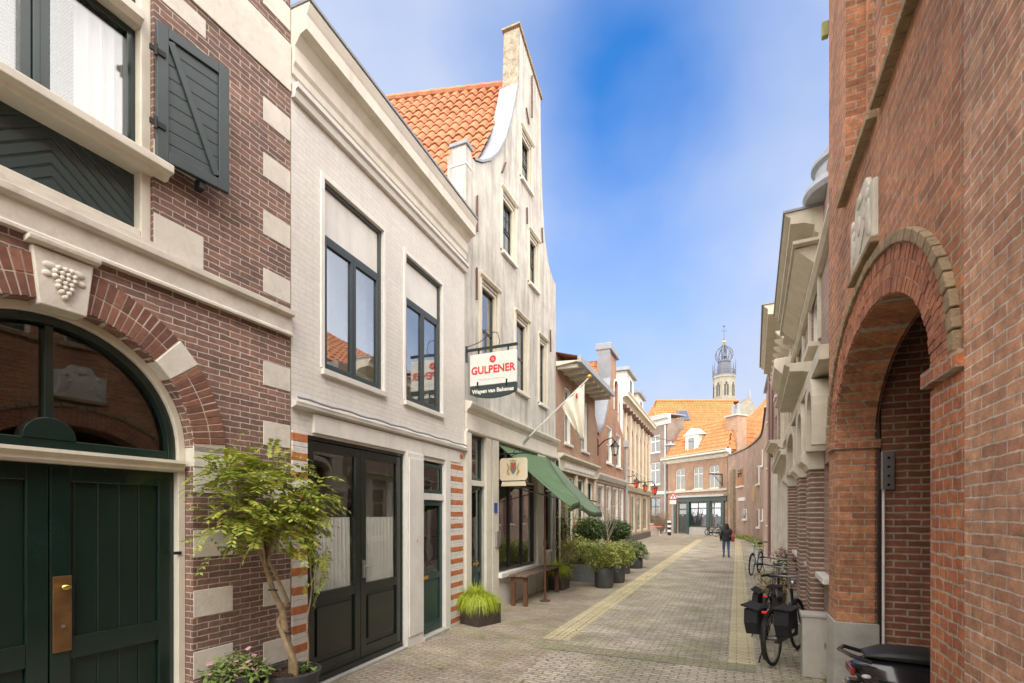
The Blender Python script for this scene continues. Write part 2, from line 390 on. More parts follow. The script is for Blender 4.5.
plasterC = plain('weathered_plaster', (.53, .51, .465), .85, var=.24, scale=2.2, bmp=.006, stain=(.24, .205, .155), streak=1, slo=.46, shi=.66)
brickR = brick('orange_red_brick', (.60, .255, .12), (.36, .145, .07), (.46, .38, .29), bw=.2, bh=.062, ms=.006, dist=.009, var=.6, wob=.003, stain=(.2, .1, .06), stainamt=.4)
brickRn = brick('pale_red_brick', (.62, .34, .205), (.43, .21, .125), (.66, .58, .49), bw=.19, bh=.047, ms=.0042, dist=.012, var=.55, stain=(.42, .26, .19), stainamt=.5)
brickRp = brick('rough_orange_brick', (.5, .18, .07), (.36, .11, .05), (.42, .33, .25), bw=.1, bh=.056, ms=.007, dist=.016, var=.5, wob=.008)
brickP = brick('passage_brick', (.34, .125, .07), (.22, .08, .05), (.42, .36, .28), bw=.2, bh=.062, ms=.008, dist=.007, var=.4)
ringR = island('arch_ring_brick', [(.34, .135, .07), (.48, .20, .10), (.40, .155, .08), (.28, .105, .06)], .85, .012)
brickTan = brick('tan_brick', (.42, .235, .135), (.32, .17, .095), (.4, .33, .27), stain=(.28, .19, .14), stainamt=.3)
brickOr = brick('orange_facade_brick', (.46, .21, .11), (.36, .145, .075), (.42, .34, .27))
brickMv = brick('mauve_brick', (.38, .25, .20), (.30, .19, .15), (.36, .3, .26))
brickGy = brick('grey_brown_brick', (.28, .20, .16), (.22, .155, .125), (.34, .29, .25))
brickSt = brick('striped_pier_brick', (.27, .155, .115), (.19, .105, .08), (.52, .45, .38), bw=4.7, bh=.062, ms=.010, dist=.006, wob=.002)
brickYe = brick('buff_brick', (.42, .28, .17), (.35, .23, .14), (.5, .43, .33))
cream = plain('cream_paint', (.68, .64, .545), .5, var=.12, scale=3, stain=(.52, .47, .37), streak=1)
creamy = plain('ochre_cream_paint', (.62, .565, .45), .55, var=.15, scale=3, stain=(.46, .40, .29), streak=1)
white = plain('white_paint', (.76, .74, .69), .45, var=.1, scale=3, stain=(.6, .57, .5), streak=1)
greyw = plain('grey_white_paint', (.66, .64, .58), .5, var=.1, scale=3)
stone = plain('pale_sandstone', (.63, .59, .51), .85, var=.14, scale=4, bmp=.003, stain=(.42, .37, .29))
stoneW = plain('painted_quoin_stone', (.66, .62, .54), .8, var=.12, scale=5, bmp=.004, stain=(.46, .42, .34))
oldstone = plain('mossy_stone', (.34, .25, .15), .95, var=.4, scale=9, bmp=.01, stain=(.16, .15, .07))
greystone = plain('grey_blue_stone', (.42, .40, .36), .85, var=.2, scale=6, bmp=.004, stain=(.28, .27, .22))
dkgreen = plain('dark_green_gloss_paint', (.009, .024, .019), .22, var=.25, scale=3, coat=.3)
dkgreenb = board('dark_green_boards', (.008, .022, .0175), .14, 0, .008, .28)
olive = plain('blackish_green_paint', (.014, .019, .014), .25, var=.15, scale=4, coat=.2)
slate = plain('slate_grey_paint', (.038, .053, .055), .4, var=.12, scale=5)
slateb = board('slate_boards', (.055, .08, .083), .105, 2, .008, .42)
teal = plain('dark_teal_paint', (.018, .05, .045), .3, var=.15)
black = plain('black_paint', (.012, .012, .013), .3, var=.1)
blackm = plain('black_rubber', (.015, .015, .016), .7, var=.2)
fabricbk = plain('black_canvas', (.02, .02, .022), .9, var=.3, bmp=.003, scale=20)
lead = plain('grey_lead', (.27, .29, .32), .5, var=.15, scale=4, bmp=.004)
zinc = plain('zinc_grey', (.42, .43, .43), .45, .3, var=.15)
steel = plain('brushed_steel', (.55, .55, .54), .28, .9)
brass = plain('polished_brass', (.75, .50, .14), .22, 1, var=.15)
bronze = plain('worn_bronze', (.28, .16, .075), .45, .8, var=.3, stain=(.16, .10, .05))
rust = plain('rusty_brown_iron', (.13, .065, .04), .7, .3, var=.35)
lace = plain('lace', (.84, .83, .80), .9, var=.06)
MATS['lace'] = lace
darkroom = plain('dark_interior', (.035, .03, .026), .9, var=.3, scale=1.5)
pane = glass('window_glass', refl=.22); paneD = glass('dim_window_glass', (.45, .48, .47), .14)
tile = plain('orange_roof_tile', (.45, .18, .085), .75, var=.35, scale=4, bmp=.004, stain=(.36, .15, .07))
tile2 = plain('bright_orange_roof_tile', (.45, .18, .06), .75, var=.3, scale=2, stain=(.33, .14, .055))
soil = plain('bark_mulch', (.10, .06, .035), .95, var=.6, scale=40, bmp=.02)
bark = plain('pale_bark', (.33, .24, .14), .85, var=.35, scale=18, bmp=.006)
redp = plain('red_enamel', (.62, .03, .02), .35, var=.05)
greenaw = plain('green_canvas', (.085, .145, .07), .85, var=.2, scale=3, bmp=.003, stain=(.14, .19, .11))
# =================================================================== LEFT ROW
def band_poly(cx, z0, zs, w0, b0, w1, b1, n=28):
    p = [(cx + w0, z0)] + [(cx + w0 * math.cos(PI * i / n), zs + b0 * math.sin(PI * i / n)) for i in range(n + 1)] + [(cx - w0, z0), (cx - w1, z0)]
    p += [(cx + w1 * math.cos(PI * i / n), zs + b1 * math.sin(PI * i / n)) for i in range(n, -1, -1)] + [(cx + w1, z0)]
    return p
# ---- brown brick house with the arched doors
A = Fac((-4.66, 0.0), .466)
LA = 5.655
hA = A.thing('brick_house', 'brown brick house with pale stone quoins and large arched dark green doors', 'building')
xc = A.X(61); wr = .90; zs = 2.43; print('XC', A.X(61), A.X(44.5, .14), A.X(44.5, .27))
xw1 = A.X(153.5); xw0 = 2 * A.X(43) - xw1
wall(rect(-8, LA, -.3, 9.2), [arch(xc, wr, -.05, zs, wr), rect(xw0, xw1, 4.03, 7.4)], reveal=.32, deep=5, ztop=9.1).build('wall', brickA, hA)
# arch ring, keystone, springers
m = MB(); RB = lambda t0, t1: m.ring_bricks(xc, zs, wr + .001, wr + .001, wr + .14, wr + .14, R(t0), R(t1), 11, -.016, .1, .08) and m.ring_bricks(xc, zs, wr + .15, wr + .15, wr + .285, wr + .285, R(t0), R(t1), 11, -.016, .1, .08); RB(4, 38); RB(49, 82.5)
RB(97.5, 131); RB(142, 176)
ring = m.build('arch_ring', brickAr, hA, bevel=.003)
MB().prism(band_poly(xc, zs, zs, wr + .284, wr + .284, wr + .002, wr + .002), -.012, .06).build('mortar', mortarA, ring)
m = MB()
for t0, t1 in ((38.3, 48.7), (131.3, 141.7)):
    m.ring_bricks(xc, zs, wr - .002, wr - .002, wr + .29, wr + .29, R(t0), R(t1), 1, -.019, .11, 0)
for s in (-1, 1): m.box(xc + s * (wr - .002) if s > 0 else xc - wr - .33, xc + wr + .33 if s > 0 else xc - wr + .002, -.012, .11, zs - .13, zs + .05)
m.each('arch_stone', stoneW, hA, bevel=.006)
ks = MB().prism([(xc - .13, zs + wr - .05), (xc + .13, zs + wr - .05), (xc + .17, zs + wr + .32), (xc - .17, zs + wr + .32)], -.045, .12).build('keystone', stoneW, hA, bevel=.008)
MB().profx([(-.04, 3.66), (-.085, 3.67), (-.09, 3.70), (0, 3.70), (0, 3.66)], xc - .20, xc + .20).build('cap', stoneW, ks, bevel=.006)
g = MB()                                             # carved bunch of grapes with two leaves
for r in range(7):
    k = [3, 4, 4, 3, 3, 2, 1][r]
    for i in range(k): g.sphere((xc + (i - (k - 1) / 2) * .035, -.055, 3.55 - r * .031), .0195, .02, .0195, 8, 6)
for s in (-1, 1):
    g.sphere((xc + s * .075, -.045, 3.55), .045, .014, .028, 8, 6); g.sphere((xc + s * .095, -.045, 3.49), .028, .012, .022, 8, 6)
g.build('grape_carving', stoneW, ks, smooth=True)
# stone band, sill and quoins
MB().profx([(.02, 3.71), (-.05, 3.71), (-.05, 3.735), (-.03, 3.75), (-.03, 3.90), (-.075, 3.915), (-.075, 3.965), (-.02, 3.985), (.02, 3.99)], -8, LA - .003).build('stone_band', stone, hA, bevel=.004)
m = MB()
for z in (.42, 1.0, 1.55, 2.05, 2.57, 3.15, 4.05, 4.61, 5.17, 5.71, 6.84, 7.4, 7.95): m.box(LA - .32, LA - .002, -.005, .05, z, z + .235)
m.each('quoin', stoneW, hA, bevel=.004)
m = MB(); m.box(-8, xw0 - .06, -.005, .05, 6.2, 6.6); m.box(xw1 + .06, LA - .002, -.016, .05, 6.22, 6.7); m.each('upper_stone_band', stoneW, hA, bevel=.004)
m = MB()
for z in (.5, 1.02, 1.53, 2.08): m.box(xc + wr + .001, xc + wr + .36, -.005, .06, z, z + .23); m.box(xc - wr - .36, xc - wr - .001, -.005, .06, z, z + .23)
m.box(xw1 + .001, xw1 + .40, -.005, .05, 4.0, 4.28); m.box(xw1 + .001, xw1 + .40, -.005, .05, 4.72, 4.86); m.box(xw1 + .001, xw1 + .42, -.005, .05, 6.0, 6.16)
m.each('jamb_stone', stoneW, hA, bevel=.004)
MB().box(xc + wr + .003, LA - .003, -.03, .05, -.02, .2).build('plinth', greystone, hA, bevel=.01)
# cream arch frame + fanlight + doors
df = MB().prism(band_poly(xc, 0, zs, wr - .001, wr - .001, wr - .06, wr - .06), .10, .30).build('door_frame', cream, hA, bevel=.01)
MB().prism(band_poly(xc, 2.33, zs, wr - .06, wr - .06, wr - .12, wr - .12), .135, .30).build('fanlight_frame', dkgreen, df, bevel=.008)
m = MB(); m.box(xc - wr + .1, xc + wr - .1, .145, .25, 2.33, 2.42); m.box(xc - .024, xc + .024, .155, .25, 2.42, zs + wr - .1); m.prism([(xc - .15, 2.42)] + [(xc + .15 * math.cos(R(a)), 2.42 + .15 * math.sin(R(a))) for a in range(180, -1, -12)][1:], .14, .26)
m.build('glazing_bar', dkgreen, df, bevel=.006)
MB().prism(band_poly(xc, 2.34, zs, wr - .08, wr - .08, .001, .001), .20, .204).build('pane', paneD, df)
MB().profx([(.09, 2.25), (.07, 2.27), (.07, 2.30), (.04, 2.32), (.04, 2.345), (.33, 2.345), (.33, 2.25)], xc - wr + .0, xc + wr - .03).build('transom', cream, df)
def carriage_leaf(x0, x1):
    D = .16; z1 = 2.25
    d = frame_mb(x0, x1, .03, z1, .12, D, D + .06).box(x0 + .12, x1 - .12, D + .002, D + .055, .86, 1.02).build('door', dkgreen, hA, bevel=.006)
    m = MB(); m.box(x0 + .11, x1 - .11, D + .032, D + .05, .14, .87); m.box(x0 + .11, x1 - .11, D + .032, D + .05, 1.01, z1 - .11); m.build('boards', dkgreenb, d)
    return d
xm = A.X(50, .15)
dl = carriage_leaf(xc - wr + .06, xm - .004); dr = carriage_leaf(xm + .004, xc + wr - .06)
px0, pz1 = A.at(53, 577, .15); px1, pz0 = A.at(72, 650, .15)
pl = MB().box(px0, px1, .148, .165, pz0, pz1).build('lock_plate', bronze, dr, bevel=.003)
kx, kz = A.at(65, 587, .12)
MB().lathe([(.001, 0), (.016, .002), (.013, .03), (.028, .042), (.034, .058), (.028, .072), (.001, .078)], n=20)
k = MB(); k.tube([(kx, .15, kz), (kx, .115, kz)], .012, 10); k.sphere((kx, .103, kz), .033, .024, .024, 16, 10); k.build('door_knob', brass, dr, smooth=True)
k = MB(); k.tube([(kx, .15, kz - .28), (kx, .141, kz - .28)], .012, 10); k.build('keyhole', steel, dr)
MB().box(xc + wr - .10, xc + wr - .04, .09, .10, 1.56, 1.585).build('hinge', blackm, dr)
# upper window group
wz0, wz1 = 4.70, 7.4
wf = frame_mb(xw0, xw1, 4.03, wz1, .075, .03, .3).build('window', cream, hA, bevel=.008)
m = MB(); m.profx([(-.12, 4.60), (-.12, 4.66), (-.06, 4.70), (.3, 4.72), (.3, 4.56), (-.04, 4.56), (-.06, 4.59)], xw0 - .06, xw1 + .09); m.build('sill', cream, wf, bevel=.006)
MB().profx([(-.02, 5.72), (-.02, 5.78), (.02, 5.82), (.3, 5.82), (.3, 5.68), (.02, 5.68)], xw0 + .075, xw1 - .075).build('transom', cream, wf, bevel=.004)
mid = A.X(43)
m = MB()
for a, b in ((xw0 + .075, mid - .02), (mid + .02, xw1 - .075)): m2 = frame_mb(a, b, 4.72, 5.68, .06, .10, .17); m.add(m2.v, m2.f); m2 = frame_mb(a, b, 5.82, 7.28, .06, .10, .17); m.add(m2.v, m2.f)
m.box(mid - .02, mid + .02, .08, .19, 4.72, 7.28); m.build('casement', dkgreen, wf, bevel=.005)
MB().box(xw0 + .12, xw1 - .12, .13, .138, 4.73, 7.28).build('pane', glass('clear_upper_glass', (.95, .95, .94), refl=.2), wf)
drape(xw1 - .42, xw1 - .08, .20, 4.73, 7.28, .03, .09).build('curtain', lace, wf, smooth=True)
# chevron panel under the sill
def chevron(name, xcen):
    m, nt, b = nmat(name); tc = add(nt, 'ShaderNodeTexCoord'); sp = add(nt, 'ShaderNodeSeparateXYZ'); nt.links.new(tc.outputs['Object'], sp.inputs[0])
    def M(op, a, v):
        n = add(nt, 'ShaderNodeMath', operation=op)
        nt.links.new(a, n.inputs[0])
        if v is not None:
            if isinstance(v, float): n.inputs[1].default_value = v
            else: nt.links.new(v, n.inputs[1])
        return n.outputs[0]
    ax = M('ABSOLUTE', M('SUBTRACT', sp.outputs[0], xcen), None); q = M('ADD', M('MULTIPLY', ax, .8), sp.outputs[2]); d = M('PINGPONG', q, .045)
    h = ramp(nt, d, 0, .012, 0, 1); b.inputs['Base Color'].default_value = (.03, .05, .05, 1); b.inputs['Roughness'].default_value = .3; bump(nt, b, h, .012); return m
MB().box(xw0 + .075, xw1 - .075, .12, .15, 4.13, 4.57).build('chevron_panel', chevron('chevron_boards', A.X(52, .12)), hA)
# shutter, hinged on the window's right edge and standing a little off the wall
sx, sz1 = A.at(153, 20, -.05); _, sz0 = A.at(153, 157, -.05)
sh = thing('tmp', None, None); bpy.data.objects.remove(sh)
SW = (A.X(232, -.25) - A.X(153, -.05)) * 1.06
m = frame_mb(0, SW, sz0, sz1, .085, -.04, .0); shutter = m.build('shutter', slate, hA, loc=(xw1 - .02, -.05, 0), rz=-R(9), bevel=.005)
MB().box(.08, SW - .08, -.022, -.012, sz0 + .08, sz1 - .08).build('boards', board('shutter_boards', (.036, .05, .052), .105, 2, .008, .42), shutter)
m = MB(); a = Vector((.10, -.03, sz1 - .10)); b = Vector((SW - .10, -.03, sz0 + .10)); d = (b - a).normalized(); m.obox((a + b) / 2, d * (b - a).length / 2, (0, .010, 0), d.cross(Vector((0, 1, 0))) * .028); m.build('brace', slate, shutter, bevel=.004)
for z in (sz0 + .25, sz1 - .25): MB().box(-.05, .06, -.052, -.038, z - .02, z + .02).tube([(-.01, -.05, z - .045), (-.01, -.05, z + .045)], .012, 8).build('hinge', blackm, shutter)
MB().box(SW * .58, SW * .66, -.02, .07, sz0 - .06, sz0 + .02).build('latch', blackm, shutter)
MB().box(xw0 - .1, xw1 + .1, -.012, .2, 3.98, 4.035).build('window_base', stone, hA)
MB().box(-8, LA, 0, 5, 9.1, 9.3).build('roof', lead, hA)

# ---- white painted brick house
Bf = Fac((-2.27, 5.134), .38); LB = 4.02
hB = Bf.thing('white_house', 'low white painted brick house with cornice and dark double doors', 'building')
def W(px, py, d=0): return Bf.at(px, py, d)
b1 = (Bf.X(324), Bf.X(383), 3.52, 5.64); b2 = (Bf.X(405.5), Bf.X(441.5), 3.52, 5.60)
dx0, dx1 = Bf.X(307), Bf.X(404); ex0, ex1 = Bf.X(420.5), Bf.X(444)
wall(rect(.003, LB, -.3, 7.0), [rect(dx0, dx1, -.02, 2.75), rect(ex0, ex1, -.02, 2.72), rect(*b1), rect(*b2)], reveal=.14, deep=4.6, ztop=6.98).build('wall', whiteB, hB)
m = cornice(.0, LB + .02, 7.08, 6.42, .24); m.build('cornice', cream, hB, bevel=.004)
MB().box(-.01, LB + .03, -.26, .1, 7.085, 7.115).build('lead_edge', lead, hB)
MB().profx([(.01, 6.18), (-.05, 6.18), (-.06, 6.25), (-.09, 6.27), (-.09, 6.32), (.01, 6.32)], .003, LB).build('architrave', greyw, hB)
MB().profx([(.01, 2.99), (-.07, 3.02), (-.07, 3.06), (.01, 3.075)], .003, LB - .002).build('ledge', greyw, hB)
pp = [(.01 + (LB - .1) * i / 24, -.085, 3.095 + .008 * math.sin(i * 1.7)) for i in range(25)]
MB().tube(pp, .013, 6).build('conduit', lead, hB)
MB().box(.3, LB - .24, -.03, .05, 2.78, 2.985).build('lintel_board', white, hB, bevel=.005)
for (x0, x1, z0, z1), zt in ((b1, 5.03), (b2, 5.0)):
    w = frame_mb(x0, x1, z0, z1, .045, .03, .12).box(x0 + .045, x1 - .045, .04, .12, zt - .03, zt + .03).build('window', slate, hB, bevel=.004)
    MB().box(x0 + .045, x1 - .045, .06, .075, zt + .03, z1 - .045).build('blind_panel', white, w)
    xm_ = (x0 + x1) / 2; m = frame_mb(x0 + .045, xm_ - .004, z0 + .045, zt - .032, .045, .035, .085); m2 = frame_mb(xm_ + .004, x1 - .045, z0 + .045, zt - .032, .045, .035, .085); m.add(m2.v, m2.f)
    m.build('casement', slate, w, bevel=.005)
    MB().box(x0 + .06, x1 - .06, .06, .067, z0 + .06, zt - .04).build('pane', glass('bright_reflecting_glass', refl=.4), w)
    MB().box(x0 - .05, x1 + .05, -.045, .06, z0 - .07, z0 - .004).build('sill', greyw, w, bevel=.005)
    f = MB(); f.box(x0 - .06, x0 - .004, -.018, .04, z0, z1 + .06); f.box(x1 + .004, x1 + .06, -.018, .04, z0, z1 + .06); f.box(x0 - .004, x1 + .004, -.016, .04, z1 + .004, z1 + .06); f.each('surround', white, w, bevel=.004)
    drape(x0 + .08, x0 + .3, .2, z0 + .1, zt).build('curtain', lace, w, smooth=True); drape(x1 - .3, x1 - .08, .2, z0 + .1, zt).build('curtain', lace, w, smooth=True)
MB().box(.004, Bf.X(306.2), -.02, .05, -.02, 2.76).build('banded_pilaster', stripeB, hB)
MB().box(Bf.X(449), Bf.X(462), -.02, .05, -.02, 2.97).build('banded_pilaster', stripeB, hB)
m = MB(); m.box(dx1 + .002, ex0 - .002, -.06, .1, -.02, 2.78); m.box(dx1 + .03, ex0 - .03, -.075, .0, .15, 2.7); m.each('pilaster', white, hB, bevel=.006)
MB().sphere(((dx1 + ex0) / 2, -.085, 1.52), .014, .012, .014, 10, 6).build('doorbell', brass, hB)
MB().box(ex1 + .002, Bf.X(449) - .003, -.035, .08, -.02, 2.78).build('door_jamb', white, hB, bevel=.005)
MB().box(dx0 - .0, dx1, -.07, .1, -.03, .035).build('threshold', greystone, hB, bevel=.01)
MB().box(ex0 - .02, ex1 + .02, -.09, .1, -.03, .05).build('threshold', greystone, hB, bevel=.01)
def french_leaf(x0, x1, hand):
    y = .03
    d = frame_mb(x0, x1, .05, 2.70, .105, y, y + .055).box(x0 + .1, x1 - .1, y + .002, y + .052, .92, 1.03).box(x0 + .1, x1 - .1, y + .003, y + .052, .05, .24).build('door', olive, hB, bevel=.006)
    m = MB().box(x0 + .1, x1 - .1, y + .03, y + .045, .23, .93); m.box(x0 + .16, x1 - .16, y + .008, y + .035, .31, .86); m.build('lower_panel', olive, d, bevel=.012)
    MB().box(x0 + .1, x1 - .1, y + .026, y + .034, 1.02, 2.6).build('pane', glass('door_glass', (.95, .96, .95), .10), d)
    MB().box(x0 - .0, x1, y - .035, y + .002, .05, .10).build('weather_bar', olive, d, bevel=.008)
    drape(x0 + .1, x1 - .1, y + .075, 1.02, 1.86, .012, .07).build('lace_curtain', lace, d, smooth=True)
    return d
xm2 = (dx0 + dx1) / 2 + .01
MB().box(dx0, dx0 + .03, .02, .12, 0, 2.75).box(dx1 - .03, dx1, .02, .12, 0, 2.75).box(dx0 + .03, dx1 - .03, .02, .12, 2.71, 2.75).build('door_frame', olive, hB)
french_leaf(dx0 + .032, xm2 - .003, 0); d2 = french_leaf(xm2 + .003, dx1 - .032, 1)
h = MB().box(xm2 + .03, xm2 + .07, .012, .03, 1.1, 1.32); h.tube([(xm2 + .05, .02, 1.24), (xm2 + .05, -.035, 1.24), (xm2 + .16, -.035, 1.235)], .011, 8); h.build('door_handle', steel, d2, smooth=True)
drape(dx0 + .2, dx0 + .42, .28, .3, 2.7, .03, .08).build('long_curtain', lace, hB, smooth=True)
d = frame_mb(ex0 + .02, ex1 - .02, .06, 2.12, .085, .02, .07).box(ex0 + .09, ex1 - .09, .022, .07, .88, .98).box(ex0 + .09, ex1 - .09, .022, .07, .06, .22).build('side_door', teal, hB, bevel=.006)
MB().box(ex0 + .09, ex1 - .09, .045, .052, .98, 2.05).build('pane', paneD, d); MB().box(ex0 + .09, ex1 - .09, .04, .055, .2, .88).build('lower_panel', teal, d)
MB().box(ex0 + .10, ex0 + .24, .005, .02, .90, .955).build('letterbox', brass, d); MB().sphere((ex0 + .065, .0, 1.12), .022, n=10, m=8).build('door_knob', steel, d, smooth=True)
w = frame_mb(ex0 + .02, ex1 - .02, 2.22, 2.68, .055, .02, .07).build('fanlight', teal, hB, bevel=.005); MB().box(ex0 + .06, ex1 - .06, .04, .047, 2.26, 2.64).build('pane', paneD, w)
MB().box(ex0, ex1, .0, .12, 2.12, 2.22).box(ex0 - .0, ex0 + .02, .01, .12, 0, 2.72).box(ex1 - .02, ex1, .01, .12, 0, 2.72).build('door_frame', white, hB)
MB().box(.003, LB, .12, 4.6, 6.985, 7.075).build('roof', lead, hB)

# ---- tall plastered gable house with the shop
Cf = Fac((-.838, 8.9), .432); LC = 5.11
hC = Cf.thing('gable_house', 'tall weathered cream plaster house with curved bell gable and ground floor cafe front', 'building')
gp = [(0.003, -.3), (LC, -.3), (LC, 8.15)] + [Cf.at(*p) for p in ((553, 279), (549, 266), (545, 240), (542.6, 205), (541, 150), (540.6, 99), (519, 26), (517.4, 84), (515, 100), (511, 120), (505, 141), (498, 154.5), (490, 161.5), (482, 163.5), (476, 162))] + [(.003, Cf.Z(470, 157))]
def cwin(a, b, z0, z1): return (Cf.X(a), Cf.X(b), z0, z1)
f1 = [cwin(481, 497, 4.68, 6.32), cwin(515.5, 527, 4.66, 6.28), cwin(539, 546, 4.66, 6.25)]
f2 = [cwin(502, 514.5, 7.36, 8.56), cwin(529, 537.5, 7.36, 8.50)]
f3 = [cwin(521, 531, 9.52, 10.58)]
sd = (Cf.X(470), Cf.X(483.5)); sw_ = (Cf.X(497.5), Cf.X(535.5)); s3 = (Cf.X(545), Cf.X(554))
holes = [rect(*w) for w in f1 + f2 + f3] + [rect(sd[0], sd[1], -.02, 3.36), rect(sw_[0], sw_[1], .70, 3.36), rect(s3[0], s3[1], .9, 3.2)]
wall(gp, holes, reveal=.16, thick=.36, deep=6, ztop=7.6).build('wall', plasterC, hC)
# lead coping on the swept shoulder
sh_ = [Cf.at(*p) for p in ((517.2, 86), (515, 100), (511, 120), (505, 141), (498, 154.5), (490, 161.5), (482, 163.5), (474, 161))]
m = MB(); n = len(sh_)
for (x, z) in sh_: m.v += [(x, -.03, z + .015), (x, .42, z + .015), (x - .03, .42, z + .045), (x - .03, -.03, z + .045)]
for i in range(n - 1):
    for k in range(4): a = 4 * i + k; b_ = 4 * i + (k + 1) % 4; m.f.append((a, b_, b_ + 4, a + 4))
m.build('coping', lead, hC)
xe = Cf.X(470.5); pierz = Cf.Z(467, 147)
pr = MB().box(-.002, xe, -.02, .28, 6.9, pierz).build('corner_pier', plasterC, hC); MB().box(-.03, xe + .03, -.05, .31, pierz, pierz + .07).build('cap', lead, pr, bevel=.01)
MB().box(-.012, xe + .01, -.03, .29, pierz - .35, pierz - .3).build('moulding', greyw, pr)
nk = [Cf.at(518.8, 28), Cf.at(517.4, 86)]
m = MB(); m.v = [(nk[0][0] - .006, -.012, nk[0][1]), (nk[0][0] - .006, .365, nk[0][1]), (nk[1][0] - .006, .365, nk[1][1]), (nk[1][0] - .006, -.012, nk[1][1]), (nk[0][0] + .03, -.012, nk[0][1]), (nk[1][0] + .05, -.012, nk[1][1])]; m.f = [(0, 1, 2, 3), (0, 3, 5, 4)]
m.build('worn_edge', plain('eroded_render', (.36, .30, .22), .95, var=.5, scale=7, bmp=.02, stain=(.55, .5, .42)), hC)
# top coping + iron anchors + cracks of pipe
tp = [Cf.at(519, 26), Cf.at(540.6, 99)]
m = MB(); a, b = Vector((tp[0][0] - .05, .18, tp[0][1] + .03)), Vector((tp[1][0] + .05, .18, tp[1][1] + .03)); d = (b - a).normalized(); m.obox((a + b) / 2, d * (b - a).length / 2, (0, .22, 0), d.cross(Vector((0, 1, 0))) * .035); m.build('top_coping', oldstone, hC)
for p0, p1 in (((531, 76), (531, 118)), ((525, 108), (528, 125)), ((484, 330), (484.2, 352)), ((475.5, 268), (475.5, 300)), ((501, 173), (504.5, 163)), ((526, 208), (526.3, 224)), ((541, 228), (541.6, 243)), ((476, 196), (476, 232)), ((549.5, 330), (549.8, 352))):
    q0, q1 = Cf.at(*p0), Cf.at(*p1); MB().tube([(q0[0], -.03, q0[1]), (q1[0], -.03, q1[1])], .018, 6).build('wall_anchor', rust, hC)
def sashC(w, hb=.45, bars=True):
    x0, x1, z0, z1 = w; r = window(hC, x0, x1, z0, z1, rec=.07, fw=.035, fm=olive, pm=glass('old_sash_glass', (.7, .72, .7), .35), hb=(.48,), bw=.045, casing=creamy, cw=.06, sill=greyw, sillp=.07)
    if bars: frame_mb(x0 + .09, x1 - .09, z0 + (z1 - z0) * .52, z1 - .09, .01, .075, .095, (.33, .66), (.5,), .016).build('glazing_bar', olive, r)
    MB().profx([(.02, z1 + .06), (-.035, z1 + .06), (-.07, z1 + .1), (-.07, z1 + .13), (.02, z1 + .16)], x0 - .1, x1 + .1).build('hood', creamy, r, bevel=.004)
    f = MB(); f.box(x0 - .1, x0 - .003, -.03, .04, z0 - .003, z1 + .06); f.box(x1 + .003, x1 + .1, -.03, .04, z0 - .003, z1 + .06); f.each('surround', creamy, r, bevel=.004)
    drape(x0 + .1, x1 - .1, .3, z0 + .1, z1 - .1).build('curtain', lace, r, smooth=True)
for w in f1: sashC(w, bars=False)
for w in f2 + f3: sashC(w)
# shop ledge + fascia
MB().profx([(.01, 3.72), (-.04, 3.72), (-.05, 3.76), (-.11, 3.80), (-.14, 3.86), (-.14, 3.90), (.01, 3.93)], .003, LC).build('shop_cornice', cream, hC, bevel=.003)
MB().box(.003, LC, -.035, .05, 3.44, 3.715).build('fascia', cream, hC, bevel=.004)
MB().profx([(.01, 3.37), (-.05, 3.37), (-.07, 3.40), (-.07, 3.435), (.01, 3.435)], .003, LC).build('architrave', cream, hC)
m = MB()
for a, b in ((463.8, 469.3), (484.2, 489.5), (490.5, 496.8), (536.2, 544.3), (554.6, 556)): m.box(Cf.X(a) + (.01 if a < 464 else 0), min(Cf.X(b), LC), -.05, .05, -.02, 3.365)
m.each('pilaster', cream, hC, bevel=.006)
dd = frame_mb(sd[0], sd[1], .05, 2.42, .07, .04, .1).box(sd[0] + .07, sd[1] - .07, .04, .1, .8, .9).build('cafe_door', teal, hC, bevel=.005)
MB().box(sd[0] + .06, sd[1] - .06, .065, .072, .9, 2.36).build('pane', paneD, dd); MB().box(sd[0] + .06, sd[1] - .06, .06, .08, .1, .82).build('lower_panel', teal, dd)
MB().box(sd[0] + .15, sd[1] - .15, .025, .042, .95, 1.0).build('letterbox', brass, dd)
MB().box(sd[0], sd[1], -.02, .12, 2.42, 2.52).build('transom', cream, hC, bevel=.004)
w = frame_mb(sd[0], sd[1], 2.52, 3.36, .05, .05, .1).build('fanlight', teal, hC); MB().box(sd[0] + .04, sd[1] - .04, .07, .077, 2.56, 3.32).build('pane', paneD, w)
w = frame_mb(sw_[0], sw_[1], .70, 2.55, .05, .04, .12, (.33, .66), (), .045).build('shop_window', black, hC, bevel=.004)
MB().box(sw_[0] + .04, sw_[1] - .04, .08, .087, .74, 2.5).build('pane', glass('shop_glass', (.6, .62, .58), .32), w)
MB().box(sw_[0] - .05, sw_[1] + .05, -.12, .12, .60, .697).build('sill', white, w, bevel=.008)
w = frame_mb(sw_[0], sw_[1], 2.6, 3.36, .05, .04, .12, (.25, .5, .75), (), .035).build('shop_window', cream, hC, bevel=.004); MB().box(sw_[0] + .04, sw_[1] - .04, .08, .087, 2.64, 3.32).build('pane', paneD, w)
w = frame_mb(s3[0], s3[1], .9, 3.2, .06, .04, .12, (), (.7,)).build('shop_window', white, hC); MB().box(s3[0] + .04, s3[1] - .04, .08, .087, .94, 3.16).build('pane', paneD, w)
MB().box(sw_[0], sw_[1], -.02, .02, -.02, .58).build('stall_riser', greyw, hC)
MB().box(Cf.X(490.5) + .1, Cf.X(490.5) + .26, -.10, -.052, 1.25, 1.56).build('letterbox', steel, hC, bevel=.006)
MB().box(Cf.X(490.5) + .06, Cf.X(490.5) + .20, -.058, -.052, 1.92, 2.12).build('house_sign', plain('blue_enamel', (.02, .10, .42), .3), hC)
